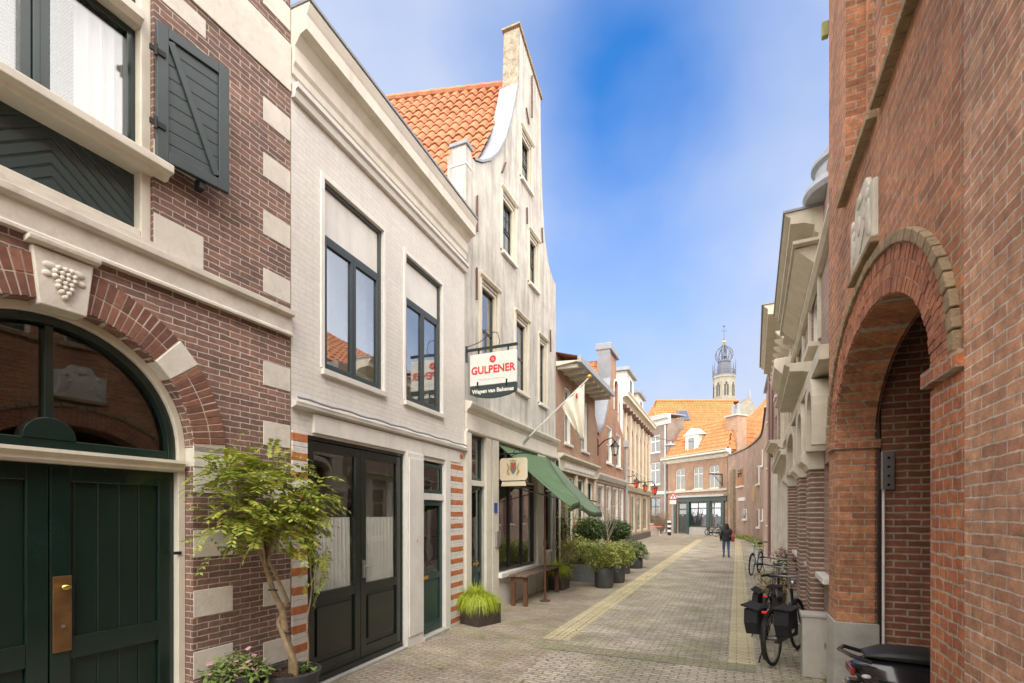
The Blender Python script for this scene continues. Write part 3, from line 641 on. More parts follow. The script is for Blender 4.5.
MB().tube([(LC - .08, -.07, .02), (LC - .08, -.07, 3.35)], .04, 8).build('downpipe', olive, hC, smooth=True)
# roof
rs = Cf.w(3.1, .37, 12.1); es = Cf.w(.0, .37, 7.1); er = Cf.w(6.2, .37, 7.1); ex = Vector((-.99, .14, 0))
inv = Matrix.Rotation(-Cf.rz, 3, 'Z'); org = Cf.w(0, 0, 0)
L = lambda p: inv @ (Vector(p) - org)
ey = (L(rs) - L(es)); pantiles(L(es), inv @ ex, ey, 6.2, ey.length, .225, .29, .032, .04).build('roof', tile, hC, smooth=False)
ey2 = (L(rs) - L(er)); pantiles(L(er), inv @ ex, ey2, 6.2, ey2.length, .235, .335, .032, .04, seg=3).build('roof', tile, hC)
q = [L(rs), L(rs) + (inv @ ex) * 6.2, L(es) + (inv @ ex) * 6.2, L(es)]
MB().add([p + Vector((0, 0, -.12)) for p in q] + [L(er) + Vector((0, 0, -.12)), L(er) + (inv @ ex) * 6.2 + Vector((0, 0, -.12))], [(0, 1, 2, 3), (0, 4, 5, 1), (1, 5, 2), (0, 3, 4)]).build('roof_deck', darkroom, hC)
rr = [L(rs) + (inv @ ex) * (6.2 * i / 40) + Vector((0, 0, .03 + .015 * (i % 2))) for i in range(41)]
MB().tube(rr, .085, 8).build('ridge_tiles', tile, hC)

# ---- tan brick eaves house
Df = Fac((1.192, 13.6), .432); LD = 4.357
hD = Df.thing('eaves_house', 'tan brick house with wide overhanging eaves and white shop fascia behind the plants', 'building')
d1 = (Df.X(564.5), Df.X(571.5), 3.95, 5.6); d2_ = (Df.X(581.5), Df.X(588), 3.95, 5.6)
g1 = (.35, 1.7, .55, 3.0); g2 = (2.0, 2.9, .05, 3.0); g3 = (3.2, 4.1, .55, 3.0)
wall(rect(.003, LD, -.3, 6.3), [rect(*w) for w in (d1, d2_, g1, g2, g3)], reveal=.15, deep=5, ztop=6.2).build('wall', brickTan, hD)
for w in (d1, d2_, ): window(hD, *w, rec=.09, fw=.05, fm=white, pm=paneD, vb=(.5,), hb=(.55,), bw=.035, sill=greyw, casing=white, cw=.04)
for w in (g1, g2, g3): window(hD, *w, rec=.08, fw=.06, fm=olive, pm=paneD, hb=(.72,), casing=white, cw=.05)
MB().box(.003, LD, -.10, .04, 3.1, 3.42).build('fascia', creamy, hD, bevel=.005)
MB().profx([(.01, 3.42), (-.12, 3.43), (-.22, 3.50), (-.22, 3.56), (.01, 3.58)], .003, LD).build('shop_cornice', creamy, hD)
m = MB()
for i in range(26): m.box(.5 + i * .13, .58 + i * .13, -.125, -.095, 3.2, 3.33)
m.build('fascia_ornament', white, hD)
m = MB()
for x in (.05, 1.76, 2.94, 4.15): m.box(x, x + .17, -.07, .04, -.02, 3.09)
m.each('pilaster', creamy, hD, bevel=.005)
MB().profx([(.05, 5.92), (-.62, 6.0), (-.62, 6.02), (.05, 6.06)], .003, LD).build('soffit', cream, hD)
MB().box(.003, LD, -.70, -.60, 5.96, 6.14).build('gutter', zinc, hD, bevel=.01)
m = MB()
for i in range(8): m.box(.1 + i * .58, .2 + i * .58, -.58, .0, 5.86, 5.955)
m.each('eaves_bracket', cream, hD)
MB().add([(.003, -.64, 6.13), (LD, -.64, 6.13), (LD, 2.4, 7.0), (.003, 2.4, 7.0)], [(0, 1, 2, 3)]).build('roof', tile2, hD)

# ---- orange brick gable house
Ef = Fac((2.92, 17.6), .432); LE = 5.5
hE = Ef.thing('swept_gable_house', 'orange brick house with lead capped swept gable beyond the eaves house', 'building')
gp = [(.003, -.3), (LE, -.3), (LE, 5.0), (LE - .3, 5.4), (3.9, 5.9), (3.75, 7.2), (3.6, 8.3), (2.6, 8.35), (2.25, 8.3)] + [Ef.at(*p) for p in ((609.5, 380), (607, 405), (603, 425), (599, 434))] + [(.003, 5.4)]
ws = [(Ef.X(606.5), Ef.X(612), 3.9, 5.35), (Ef.X(616), Ef.X(621), 3.9, 5.3)]
ov = (Ef.X(614), Ef.X(617.8), 6.2, 7.45)
gs = [(.4, 1.4, .5, 3.0), (1.8, 2.6, .05, 3.0), (3.0, 4.0, .5, 3.0), (4.3, 5.2, .5, 3.0)]
wall(gp, [rect(*w) for w in ws + gs] + [arch((ov[0] + ov[1]) / 2, (ov[1] - ov[0]) / 2, ov[2], 7.2, .25, 8)], reveal=.12, deep=4, ztop=5.5).build('wall', brickOr, hE)
for w in ws: window(hE, *w, rec=.06, fw=.05, fm=white, pm=paneD, hb=(.5,), casing=white, cw=.05, sill=white)
MB().box(ov[0] + .02, ov[1] - .02, .09, .1, ov[2], 7.4).build('window', paneD, hE)
MB().prism(band_poly((ov[0] + ov[1]) / 2, 6.2, 7.2, (ov[1] - ov[0]) / 2 + .07, .32, (ov[1] - ov[0]) / 2, .25, 8), -.03, .04).build('window_surround', white, hE)
for w in gs: window(hE, *w, rec=.05, fw=.06, fm=white, pm=paneD, hb=(.7,), casing=white, cw=.06)
sh_ = [(2.25, 8.3)] + [Ef.at(*p) for p in ((609.5, 380), (607, 405), (603, 425), (598, 434.5))]
m = MB()
for (x, z) in sh_: m.v += [(x, -.06, z), (x, .45, z), (x - .12, .45, z + .06), (x - .12, -.06, z + .06)]
for i in range(len(sh_) - 1):
    for k in range(4): a = 4 * i + k; b_ = 4 * i + (k + 1) % 4; m.f.append((a, b_, b_ + 4, a + 4))
m.build('coping', lead, hE)
MB().box(2.1, 3.75, -.12, .5, 8.35, 8.62).build('gable_cap', lead, hE, bevel=.03)
MB().profx([(.01, 3.15), (-.1, 3.15), (-.18, 3.3), (-.18, 3.36), (.01, 3.4)], .003, LE).build('shop_cornice', greyw, hE)
MB().box(.003, LE, -.03, .03, 3.05, 3.14).build('fascia', creamy, hE)
MB().tube([(LE - .1, -.1, .1), (LE - .1, -.1, 5.2)], .06, 8).build('downpipe', zinc, hE)
MB().box(LE - .22, LE + .02, -.2, 0, 4.9, 5.2).build('hopper', zinc, hE)
rw = 5.0; q0 = Vector((.4, .4, 5.4)); q1 = Vector((2.7, .4, 8.1)); pantiles(q0, (0, 1, 0), q1 - q0, rw, (q1 - q0).length, .25, .33, .03, .03, seg=3).build('roof', tile2, hE)
q0 = Vector((5.2, .4, 5.4)); pantiles(q0, (0, 1, 0), q1 - q0, rw, (q1 - q0).length, .25, .33, .03, .03, seg=3).build('roof', tile2, hE)
# set-back brick block whose pale cornice shows over the eaves house
Gf = Fac((Df.w(1.6, 2.6).x, Df.w(1.6, 2.6).y), .432)
hG = Gf.thing('rear_house', 'plain tan brick block with pale cornice rising behind the overhanging eaves', 'building')
m = wall(rect(0, 4.6, 5.2, 8.2), [rect(2.6, 3.4, 6.4, 7.5)], reveal=.12, deep=2.5, ztop=8.1); m.build('wall', brickTan, hG)
window(hG, 2.6, 3.4, 6.4, 7.5, rec=.08, fw=.05, fm=white, pm=paneD, vb=(.5,), casing=white, cw=.05)
cornice(-.1, 4.7, 8.45, 8.15, .25).build('cornice', cream, hG); MB().box(-.1, 4.7, -.2, 2.6, 8.46, 8.52).build('roof', lead, hG)
m = MB(); m.add([(-.1, 0, 8.15), (-.1, 2.6, 8.15), (-.1, 2.6, 8.45), (-.1, 0, 8.45), (-.2, 0, 8.45), (-.2, 2.6, 8.45), (-.2, 0, 8.15), (-.2, 2.6, 8.15)], [(6, 7, 5, 4), (0, 1, 7, 6), (0, 6, 4, 3)]); m.build('side_cornice', cream, hG)

# ---- buff corner house with red lanterns
Ff = Fac((6.45, 30.0), .43); LF = 13.0
hF = Ff.thing('buff_house', 'buff brick corner house with bracketed cornice at the far end of the left row', 'building')
ups = [(2.1 + i * 1.75, 3.05 + i * 1.75, 4.9, 7.6) for i in range(6)]; lows = [(2.0, 3.2, .1, 3.2), (3.8, 5.6, .6, 3.3), (6.3, 8.4, .6, 3.3), (9.2, 11.6, .6, 3.3)]
wall(rect(0, LF, -.3, 9.0), [rect(*w) for w in lows] + [arch((w[0] + w[1]) / 2, .47, w[2], 7.2, .4, 8) for w in ups], reveal=.15, deep=6, ztop=8.9).build('wall', brickYe, hF)
for w in ups: window(hF, w[0], w[1], w[2], w[3], rec=.1, fw=.08, fm=white, pm=paneD, hb=(.55,), bw=.06, sill=cream)
for w in lows: window(hF, *w, rec=.08, fw=.1, fm=creamy, pm=paneD, vb=(.5,) if w[1] - w[0] > 1.5 else (), casing=creamy, cw=.08)
m = MB()
for i in range(7): m.box(1.75 + i * 1.75, 1.95 + i * 1.75, -.09, .03, 3.6, 8.5)
m.each('pilaster', creamy, hF)
cornice(-.0, LF + .1, 9.25, 8.55, .55).build('cornice', creamy, hF)
m = MB()
for i in range(12): m.box(.4 + i * 1.1, .62 + i * 1.1, -.34, -.03, 8.3, 8.56)
m.each('cornice_bracket', rust, hF)
MB().profx([(.01, 3.4), (-.12, 3.4), (-.3, 3.7), (-.3, 3.8), (.01, 3.9)], 0, LF).build('shop_cornice', creamy, hF)
MB().box(0, LF, -.05, .02, -.02, .45).build('plinth', black, hF)
for px_, wd in ((628, 1.3), (638.5, 1.3)):
    x = Ff.X(px_); h0 = 10.9 if px_ < 630 else 10.4
    b = MB().box(x - wd, x + wd, -.15, 2.4, 9.0, h0).build('dormer', creamy, hF, bevel=.02); MB().box(x - wd - .2, x + wd + .2, -.35, 2.6, h0, h0 + .22).build('cap', lead, b)
    window(b, x - .6, x + .6, 9.3, h0 - .25, rec=-.2, fw=.1, fm=white, pm=paneD)
MB().box(0, LF, .1, 6, 8.9, 9.24).build('roof', lead, hF)
MB().box(.2, .9, -.06, .0, .1, 3.3).build('door', plain('ochre_door', (.3, .17, .05), .5), hF)
MB().tube([(.05, -.1, .1), (.05, -.1, 8.9)], .09, 8).build('downpipe', zinc, hF)
# =================================================================== RIGHT ROW
def fx(Y, sl): return math.hypot(1, sl) * Y
# ---- arch house
RA = Fac((3.17, 5.0), .446, True); k1 = math.hypot(1, .446)
hR = RA.thing('arch_house', 'tall orange red brick house with wide arched passage and carved stone plaque', 'building')
YX = lambda Y: (5.0 - Y) * k1
ax0, ax1 = YX(4.66), YX(2.37); acx = (ax0 + ax1) / 2; aw = (ax1 - ax0) / 2
n1x = (YX(4.25), YX(3.34)); n2x = (YX(3.20), YX(2.35)); wb = 4.62
NX = YX(2.02)
def seg(cx, w, z0, zs, b, n=12): return arch(cx, w, z0, zs, b, n)
wall(rect(0, NX + .01, -.3, 7.9), [arch(acx, aw, -.05, 2.57, .73, 32), seg((n1x[0] + n1x[1]) / 2, (n1x[1] - n1x[0]) / 2, wb, 7.2, .25), seg((n2x[0] + n2x[1]) / 2, (n2x[1] - n2x[0]) / 2, wb, 7.2, .25)], reveal=.30, thick=.32).build('wall', brickR, hR)
wall(rect(NX, 14, -.3, 7.9), [rect(5.2, 6.4, .9, 2.8), rect(5.2, 6.4, 4.6, 7), rect(8, 9.2, .9, 2.8), rect(8, 9.2, 4.6, 7)], y0=-.012, reveal=.15, thick=.4).build('near_wall', brickRn, hR)
for a in (5.2, 8.0):
    for z0, z1 in ((.9, 2.8), (4.6, 7)): window(hR, a, a + 1.2, z0, z1, rec=.05, fw=.07, fm=white, pm=paneD, hb=(.5,))
MB().box(ax1 + .002, NX + .006, -.012, .04, .0, 2.48).build('pier', brickRp, hR)
# rest of the block (side wall, back, top) leaving the passage free
m = MB(); m.box(-.0, .34, .31, 5, -.3, 7.85); m.box(3.3, 14, .31, 5, -.3, 7.85); m.box(.34, 3.3, .31, 5, 3.9, 7.85); m.build('side_wall', brickR, hR)
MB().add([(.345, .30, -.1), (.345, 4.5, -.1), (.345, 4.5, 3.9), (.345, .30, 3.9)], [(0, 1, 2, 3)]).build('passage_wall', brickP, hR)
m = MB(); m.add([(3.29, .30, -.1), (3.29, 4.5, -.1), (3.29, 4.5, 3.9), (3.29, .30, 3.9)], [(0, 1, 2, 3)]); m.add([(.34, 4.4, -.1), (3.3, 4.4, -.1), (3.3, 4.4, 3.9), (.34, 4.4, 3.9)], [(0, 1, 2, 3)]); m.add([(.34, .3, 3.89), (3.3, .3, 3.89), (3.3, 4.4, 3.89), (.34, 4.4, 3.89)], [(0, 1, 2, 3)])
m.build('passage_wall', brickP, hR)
MB().box(-.05, 14, -.06, 5, 7.9, 8.0).build('roof', lead, hR)
# arch rings: three rowlock courses + mossy hood
ra = MB(); N = 58
for j in range(3):
    a0 = aw + .002 + j * .085; b0 = .732 + j * .088
    ra.ring_bricks(acx, 2.575, a0, b0, a0 + .078, b0 + .081, R(0), R(180), N + j * 4, -.014, .05, .09)
ring = ra.build('arch_ring', ringR, hR)
MB().prism(band_poly(acx, 2.575, 2.575, aw + .26, 1.0, aw + .003, .733), -.009, .03).build('mortar', mortarA, ring)
MB().ring_bricks(acx, 2.575, aw + .265, .995, aw + .335, 1.06, R(0), R(180), 34, -.035, .03, .05).build('hood_mould', oldstone, hR, bevel=.007)
# imposts
MB().box(ax0 - .335, ax0 + .035, -.035, .34, 2.50, 2.575).box(ax1 - .04, NX + .0, -.04, .34, 2.50, 2.575).each('impost', brickRp, hR, bevel=.004)
MB().box(-.015, ax0 + .014, -.018, .335, -.05, .90).box(ax1 - .012, NX + .003, -.03, .33, -.05, .55).each('stone_base', greystone, hR, bevel=.008)
# upper windows set deep in stepped brick, mossy slanting sills
for (a, b) in (n1x, n2x):
    m = MB().box(a, a + .1, .14, .3, wb, 7.3).box(b - .1, b, .14, .3, wb, 7.3); m.build('window_jamb', brickR, hR)
    w = frame_mb(a + .1, b - .1, wb, 7.45, .06, .2, .3, (.5,), (.5,), .04).build('window', white, hR); MB().box(a + .12, b - .12, .24, .25, wb + .03, 7.4).build('pane', paneD, w)
    m = MB(); n = 9
    for i in range(n):
        x0 = a - .04 + (b - a + .08) * i / n; x1 = a - .04 + (b - a + .08) * (i + .93) / n; m.profx([(-.06, wb - .09), (-.06, wb - .03), (.19, wb + .04), (.19, wb - .09)], x0, x1)
    m.build('sill', oldstone, hR, bevel=.006)
# plaque with a lion-like mask over a shield
xa, xb = YX(3.92), YX(3.28); zc = 3.78
p = MB().prism([(xa, zc - .05), (xb, zc - .05), (xb, zc + .34), (xb - .12, zc + .36), (xb - .2, zc + .46), (xa + .22, zc + .46), (xa + .14, zc + .36), (xa, zc + .34)], -.03, .02).build('plaque', stone, hR, bevel=.012)
m = MB(); cxp = (xa + xb) / 2
m.prism([(cxp - .15, zc + .32), (cxp + .15, zc + .32), (cxp + .14, zc + .12), (cxp, zc), (cxp - .14, zc + .12)], -.05, -.02)
for s in (-1, 1): m.sphere((cxp + s * .22, -.035, zc + .15), .06, .03, .13); m.sphere((cxp + s * .22, -.04, zc + .30), .04, .03, .045); m.sphere((cxp + s * .15, -.04, zc + .2), .06, .02, .025); m.sphere((cxp + s * .27, -.035, zc + .05), .03, .02, .06)
m.sphere((cxp, -.045, zc + .37), .07, .03, .05); m.sphere((cxp, -.055, zc + .2), .05, .02, .07)
m.v = [(x, -.028 + (y + .028) * .5, z) for x, y, z in m.v]; m.build('carving', stone, p, smooth=True)
MB().box(xa - .02, xb + .02, -.05, .02, zc - .10, zc - .052).build('ledge', oldstone, p, bevel=.01)
# pipe and meter box in the passage corner
MB().tube([(.36, .335, .0), (.36, .335, 2.9)], .016, 8).build('cable_pipe', black, hR); MB().tube([(.372, .365, .0), (.372, .365, 2.2)], .012, 8).build('cable_pipe', white, hR)
mb_ = MB().box(.348, .42, .34, .44, 2.12, 2.46).build('meter_box', steel, hR, bevel=.006)
m = MB()
for i in range(4): m.tube([(.425, .39, 2.16 + i * .08), (.435, .39, 2.16 + i * .08)], .012, 8)
m.each('knob', black, mb_)
MB().tube([(-.02, .03, 3.0), (-.02, .03, 7.8)], .02, 8).build('downpipe', plain('mossy_pipe', (.30, .31, .10), .7, var=.4), hR)
MB().box(-.06, .0, -.06, .0, 6.7, 6.85).build('hopper', MATS['mossy_pipe'], hR, bevel=.01)

# ---- shop house with cream cornices
sl2 = .484; k2 = math.hypot(1, sl2); B2 = .86
R2 = Fac((B2 + sl2 * 10.3, 10.3), sl2, True); L2 = (10.3 - 5.0) * k2
h2 = R2.thing('cornice_house', 'narrow house with cream cornices, arched cream shop openings and striped brick piers', 'building')
y2 = lambda Y: (10.3 - Y) * k2
piers = [(y2(6.55), y2(6.14)), (y2(8.0), y2(7.5)), (y2(10.28), y2(9.9))]
bays = [(y2(7.45), y2(6.6)), (y2(9.85), y2(8.05)), (y2(6.1), y2(5.4))]
ups2 = [(y2(7.5), y2(6.5), 4.15, 5.05), (y2(9.6), y2(8.6), 4.15, 5.05)]
wall(rect(.003, L2, -.3, 6.0), [rect(a, b, 1.2, 2.5) for a, b in bays] + [arch((a + b) / 2, (b - a) / 2 - .12, 2.68, 3.1, .22, 10) for a, b in bays] + [rect(*w) for w in ups2], reveal=.18, deep=4, ztop=5.9).build('wall', brickMv, h2)
for a, b in bays:
    window(h2, a, b, 1.2, 2.5, rec=.1, fw=.06, fm=cream, pm=paneD, vb=(.5,), casing=cream, cw=.05)
    MB().box(a - .0, b + .0, -.10, .1, 1.13, 1.197).build('sill', greyw, h2, bevel=.008)
    c_, w_ = (a + b) / 2, (b - a) / 2
    s = MB().prism(band_poly(c_, 2.66, 3.1, w_ + .0, .36, w_ - .12, .22, 12), -.20, .05).build('arched_surround', creamy, h2, bevel=.006)
    MB().box(c_ - w_ + .1, c_ + w_ - .1, .1, .108, 2.68, 3.35).build('pane', paneD, s)
for a, b in piers:
    MB().box(a, b, -.15, .02, -.02, 2.47).build('pier', brickSt, h2)
    m = MB().profx([(.0, 2.45), (-.17, 2.45), (-.19, 2.50), (-.25, 2.55), (-.25, 2.62), (-.22, 2.66), (0, 2.67)], a - .05, b + .05).build('capital', creamy, h2, bevel=.006)
    MB().box(a + .02, b - .02, -.17, .02, 2.67, 3.5).build('pilaster', creamy, h2, bevel=.005)
    MB().box(b - .021, b + .004, -.185, -.145, 2.67, 3.45).box(b - .021, b + .004, -.03, .0, 2.67, 3.45).profx([(-.145, 3.22), (-.12, 3.34), (-.088, 3.38), (-.055, 3.34), (-.03, 3.22), (-.03, 3.45), (-.145, 3.45)], b - .02, b + .003).build('panel_moulding', cream, h2, bevel=.004)
    MB().box(a - .01, b + .01, -.17, .02, -.02, .35).build('pier_base', greystone, h2)
MB().box(.003, L2, -.18, .02, 3.47, 3.62).build('frieze', creamy, h2)
cornice(y2(9.0), y2(6.35), 3.86, 3.60, .42, -.0).build('shop_cornice', creamy, h2)
for w in ups2:
    window(h2, *w, rec=.08, fw=.06, fm=white, pm=paneD, hb=(.5,), casing=white, cw=.05, surround=creamy, sw=.13, sill=creamy, sillp=.14)
    cornice(w[0] - .22, w[1] + .22, 5.28, 5.18, .26).build('window_hood', creamy, h2)
# main cornice: deep box with panelled soffit
mc = cornice(y2(9.5), y2(6.2), 5.73, 5.36, .42, 0).build('cornice', creamy, h2)
m = MB().box(y2(9.5), y2(6.2), -.33, 0, 5.32, 5.36); m.build('soffit', creamy, mc)
MB().box(y2(9.5) - .02, y2(6.2) + .02, -.44, .05, 5.733, 5.76).build('lead_edge', lead, mc)
MB().profx([(0, 5.06), (-.10, 5.10), (-.30, 5.30), (0, 5.318)], y2(9.2), y2(6.3)).build('cove', creamy, mc)
MB().profx([(.0, 4.95), (-.06, 4.95), (-.1, 5.0), (-.1, 5.04), (0, 5.06)], .003, L2).build('string_course', creamy, h2)
MB().prism([(0, 0)] * 3, 0, 0) if 0 else MB().profx([(.25, 5.95), (5.2, 5.95), (2.7, 8.9)], .35, L2 - .1).build('roof_body', brickMv, h2)
pantiles((.1, .15, 5.97), (1, 0, 0), (0, 2.55, 3.0), L2 - .1, 3.94, .24, .32, .03, .035, seg=4).build('roof', tile, h2)
c_ = Vector((y2(6.15), .26, 5.76))
t = MB().lathe([(.46, .0), (.49, .05), (.47, .12), (.38, .17), (.36, .19), (.35, .34), (.40, .37), (.40, .41), (.28, .45), (.26, .50), (.27, .56), (.22, .60), (.18, .82), (.13, 1.0), (.07, 1.09), (.001, 1.12)], c_, 28)
t.build('lead_turret', plain('pale_lead', (.40, .43, .47), .5, var=.2, scale=5, bmp=.004), h2, smooth=True)

# ---- second cornice house
B3 = .86; R3 = Fac((B3 + sl2 * 15.8, 15.8), sl2, True); L3 = 5.5 * k2
h3 = R3.thing('pilaster_house', 'mauve brick house with cream pilasters under a deep projecting cornice', 'building')
y3 = lambda Y: (15.8 - Y) * k2
u3 = [(.5, 1.3, 3.9, 5.6), (2.2, 3.0, 3.9, 5.6), (3.9, 4.7, 3.9, 5.6)]; g3_ = [(.4, 1.5, 1.1, 2.8), (2.1, 3.0, .05, 2.8), (3.4, 4.4, 1.1, 2.8), (4.7, 5.7, 1.1, 2.8)]
wall(rect(0, L3 - .003, -.3, 6.3), [rect(*w) for w in u3 + g3_], reveal=.15, deep=4, ztop=6.2).build('wall', brickMv, h3)
for w in u3: window(h3, *w, rec=.08, fw=.06, fm=white, pm=paneD, hb=(.5,), casing=white, cw=.05, surround=creamy, sw=.1, sill=creamy)
for w in g3_: window(h3, *w, rec=.06, fw=.06, fm=cream, pm=paneD, hb=(.7,), casing=cream, cw=.05, sill=greyw if w[2] > .5 else None)
m = MB()
for x in (.05, 1.65, 3.1, 4.45, 5.85): m.box(x, x + .2, -.1, .02, 0, 3.0)
m.each('pilaster', cream, h3)
cornice(0, L3 - .4, 3.3, 3.02, .3).build('shop_cornice', creamy, h3)
mc = cornice(y3(15.8), y3(11.0), 6.6, 6.05, .58).build('cornice', creamy, h3)
MB().box(0, y3(11.0) + .02, -.62, .05, 6.603, 6.64).build('lead_edge', lead, mc)
m = MB()
for i in range(9): x = .2 + i * .6; m.profx([(0, 5.75), (-.12, 5.8), (-.3, 5.98), (-.34, 6.05), (0, 6.05)], x, x + .12)
m.each('bracket', creamy, mc)
bal = MB().profx([(0, 4.78), (-.25, 4.85), (-.39, 5.0), (-.39, 5.18), (0, 5.2)], y3(12.2), y3(10.4)).build('hood', creamy, h3, bevel=.01)
MB().box(0, L3, .02, 3.8, 6.2, 6.35).build('roof_base', lead, h3)
MB().profx([(.35, 6.36), (3.8, 6.36), (2.6, 8.4)], .3, L3 - .3).build('roof_body', brickMv, h3)
pantiles((.1, .3, 6.38), (1, 0, 0), (0, 2.3, 2.1), L3 - .2, 3.1, .24, .32, .03, .035, seg=4).build('roof', tile, h3)

# ---- plain mauve brick block
R4 = Fac((12.2, 24.0), .45, True); L4 = math.hypot(12.2 - 8.507, 8.2)
h4 = R4.thing('mauve_house', 'plain mauve brick block with narrow windows and pale sills on the right', 'building')
u4 = [(1.0, 1.5), (2.6, 3.1), (4.4, 5.1), (6.2, 7.0), (7.8, 8.4)]
o4 = [rect(a, b, z0, z1) for a, b in u4 for z0, z1 in ((1.4, 2.9), (4.0, 5.4), (6.1, 7.0))]
wall(rect(0, L4 - .003, -.3, 7.7), o4, reveal=.18, deep=4, ztop=7.6).build('wall', brickMv, h4)
for a, b in u4:
    for z0, z1 in ((1.4, 2.9), (4.0, 5.4), (6.1, 7.0)): window(h4, a, b, z0, z1, rec=.12, fw=.06, fm=plain('brown_window_paint', (.16, .06, .035), .5), pm=paneD, sill=greyw)
MB().box(-.05, L4, -.12, 4, 7.7, 7.82).build('roof', lead, h4)
for x, rr_ in ((3.8, .05), (5.7, .06)): MB().tube([(x, -.08, .1), (x, -.08, 7.6)], rr_, 8).build('downpipe', plain('mauve_pipe', (.2, .12, .1), .5), h4)
m = MB().box(5.9, 6.05, -.12, .01, 0, 4.0).box(7.2, 7.35, -.12, .01, 0, 4.0); m.each('shop_pilaster', cream, h4); cornice(5.7, 8.7, 4.3, 4.05, .35).build('shop_cornice', creamy, h4)

# ---- low curved brick wall house closing the street
hH = thing('curved_house', 'low pinkish brown brick building whose blank front curves round the bend', 'building', (12.2, 24.0, 0), 0)
pl_ = [(12.2, 24), (15.06, 30), (16.1, 32.4), (17.0, 35), (17.75, 37.6), (18.25, 40), (18.5, 42.0), (18.55, 43)]
def cr(P, n=6):
    out = []
    for i in range(len(P) - 1):
        p0 = P[max(i - 1, 0)]; p1 = P[i]; p2 = P[i + 1]; p3 = P[min(i + 2, len(P) - 1)]
        for k in range(n):
            t = k / n; out.append(tuple(.5 * (2 * p1[j] + (p2[j] - p0[j]) * t + (2 * p0[j] - 5 * p1[j] + 4 * p2[j] - p3[j]) * t * t + (3 * p1[j] - p0[j] - 3 * p2[j] + p3[j]) * t ** 3) for j in (0, 1)))
    return out + [tuple(P[-1])]
cv = [(x - 12.2, y - 24.0) for x, y in cr(pl_)]
m = MB(); n = len(cv)
for x, y in cv: m.v += [(x, y, -.3), (x, y, 6.9), (x + 5, y - 2.2, 6.9), (x + 5, y - 2.2, -.3)]
for i in range(n - 1):
    for k in range(3): a = 4 * i + k; m.f.append((a, a + 1, a + 5, a + 4))
m.f += [(0, 1, 2, 3), (4 * n - 4, 4 * n - 3, 4 * n - 2, 4 * n - 1)]
brickPk = brick('pinkish_brick', (.42, .28, .21), (.35, .225, .17), (.42, .34, .28), bw=.26, bh=.07)
m.build('wall', brickPk, hH)
def along(px):          # point on the curved wall seen at px and its tangent
    for i in range(n - 1):
        x0, y0 = cv[i][0] + 12.2, cv[i][1] + 24; x1, y1 = cv[i + 1][0] + 12.2, cv[i + 1][1] + 24
        a, b = CX + FPX * x0 / y0, CX + FPX * x1 / y1
        if (a - px) * (b - px) <= 0: t = (a - px) / (a - b); return Vector((x0 + (x1 - x0) * t - 12.2, y0 + (y1 - y0) * t - 24, 0)), Vector((x1 - x0, y1 - y0, 0)).normalized(), y0 + (y1 - y0) * t
    return None
def patch(px, py0, py1, w, name, mat, out=.04, dep=.05, parent=None):
    r = along(px); c, t, Y = r; nrm = Vector((-t.y, t.x, 0)); z1 = EYE + (CY - py0) * Y / FPX; z0 = EYE + (CY - py1) * Y / FPX
    return MB().obox(c + nrm * out + Vector((0, 0, (z0 + z1) / 2)), t * w / 2, nrm * dep / 2, (0, 0, (z1 - z0) / 2)).build(name, mat, parent or hH)
for px_, a, b, w in ((745.5, 509, 519, .9), (758.5, 466, 484, 1.0), (758.8, 509, 527, .8), (763, 509, 520, .8), (762.6, 450, 466, .7)):
    f = patch(px_, a, b, w, 'window', white, .03, .06); patch(px_, a + .8, b - .8, w - .22, 'pane', paneD, .05, .05, f); patch(px_, b, b + 1.6, w + .2, 'sill', white, .08, .14, f)
wood = plain('orange_wood', (.42, .17, .06), .6)
f = patch(740.5, 469, 486, 1.6, 'window', wood, .03, .06); patch(740.5, 469.8, 477, 1.2, 'pane', paneD, .05, .05, f); patch(740.5, 486, 487.5, 1.8, 'sill', white, .08, .14, f)
patch(734, 470, 536, .7, 'buttress', plain('mossy_brick_pier', (.26, .2, .13), .9, var=.4), .1, .2)
patch(742, 497.5, 501, 1.9, 'notice_strip', white, .03, .04); patch(754, 485, 501, .6, 'niche', plain('yellow_stone', (.5, .36, .16), .8), .03, .04)
m = MB()
for x, y in cv: m.v += [(x - .08, y + .04, 6.9), (x - .08, y + .04, 7.02), (x + 5, y - 2.2, 7.02)]
for i in range(n - 1):
    for k in range(2): a = 3 * i + k; m.f.append((a, a + 1, a + 4, a + 3))
m.build('roof', brickPk, hH)

# =================================================================== FAR END
# ---- corner house with mansard roof, facing us obliquely : local x from its left end
def Fac2(P0, P1):
    f = Fac(P0, 0); l = math.hypot(P1[0] - P0[0], P1[1] - P0[1]); f.u = ((P1[0] - P0[0]) / l, (P1[1] - P0[1]) / l); f.v = (-f.u[1], f.u[0]); f.rz = math.atan2(f.u[1], f.u[0]); return f, l
G1, LG = Fac2((15.5, 49.7), (18.5, 43.0))
h5 = G1.thing('mansard_house', 'brick corner house with orange mansard roof, white dormer and dark green shopfront', 'building')
zt = 7.0
w5 = [(G1.X(a), G1.X(b), 4.2, 6.25) for a, b in ((675.5, 685), (693.3, 703), (709, 719))]
d5 = (G1.X(678), G1.X(687.5), .05, 3.0); s5 = [(G1.X(689.5), G1.X(707), .7, 3.0), (G1.X(711), G1.X(721.5), .7, 3.0)]
wall(rect(0, LG, -.3, zt), [rect(*w) for w in w5 + s5 + [d5]], reveal=.15, deep=8, ztop=6.95).build('wall', brickTan, h5)
for w in w5: window(h5, *w, rec=.08, fw=.09, fm=cream, pm=paneD, hb=(.68,), bw=.08, vb=(.5,), sill=cream, curtain=[(.05, .95, .05, .4)])
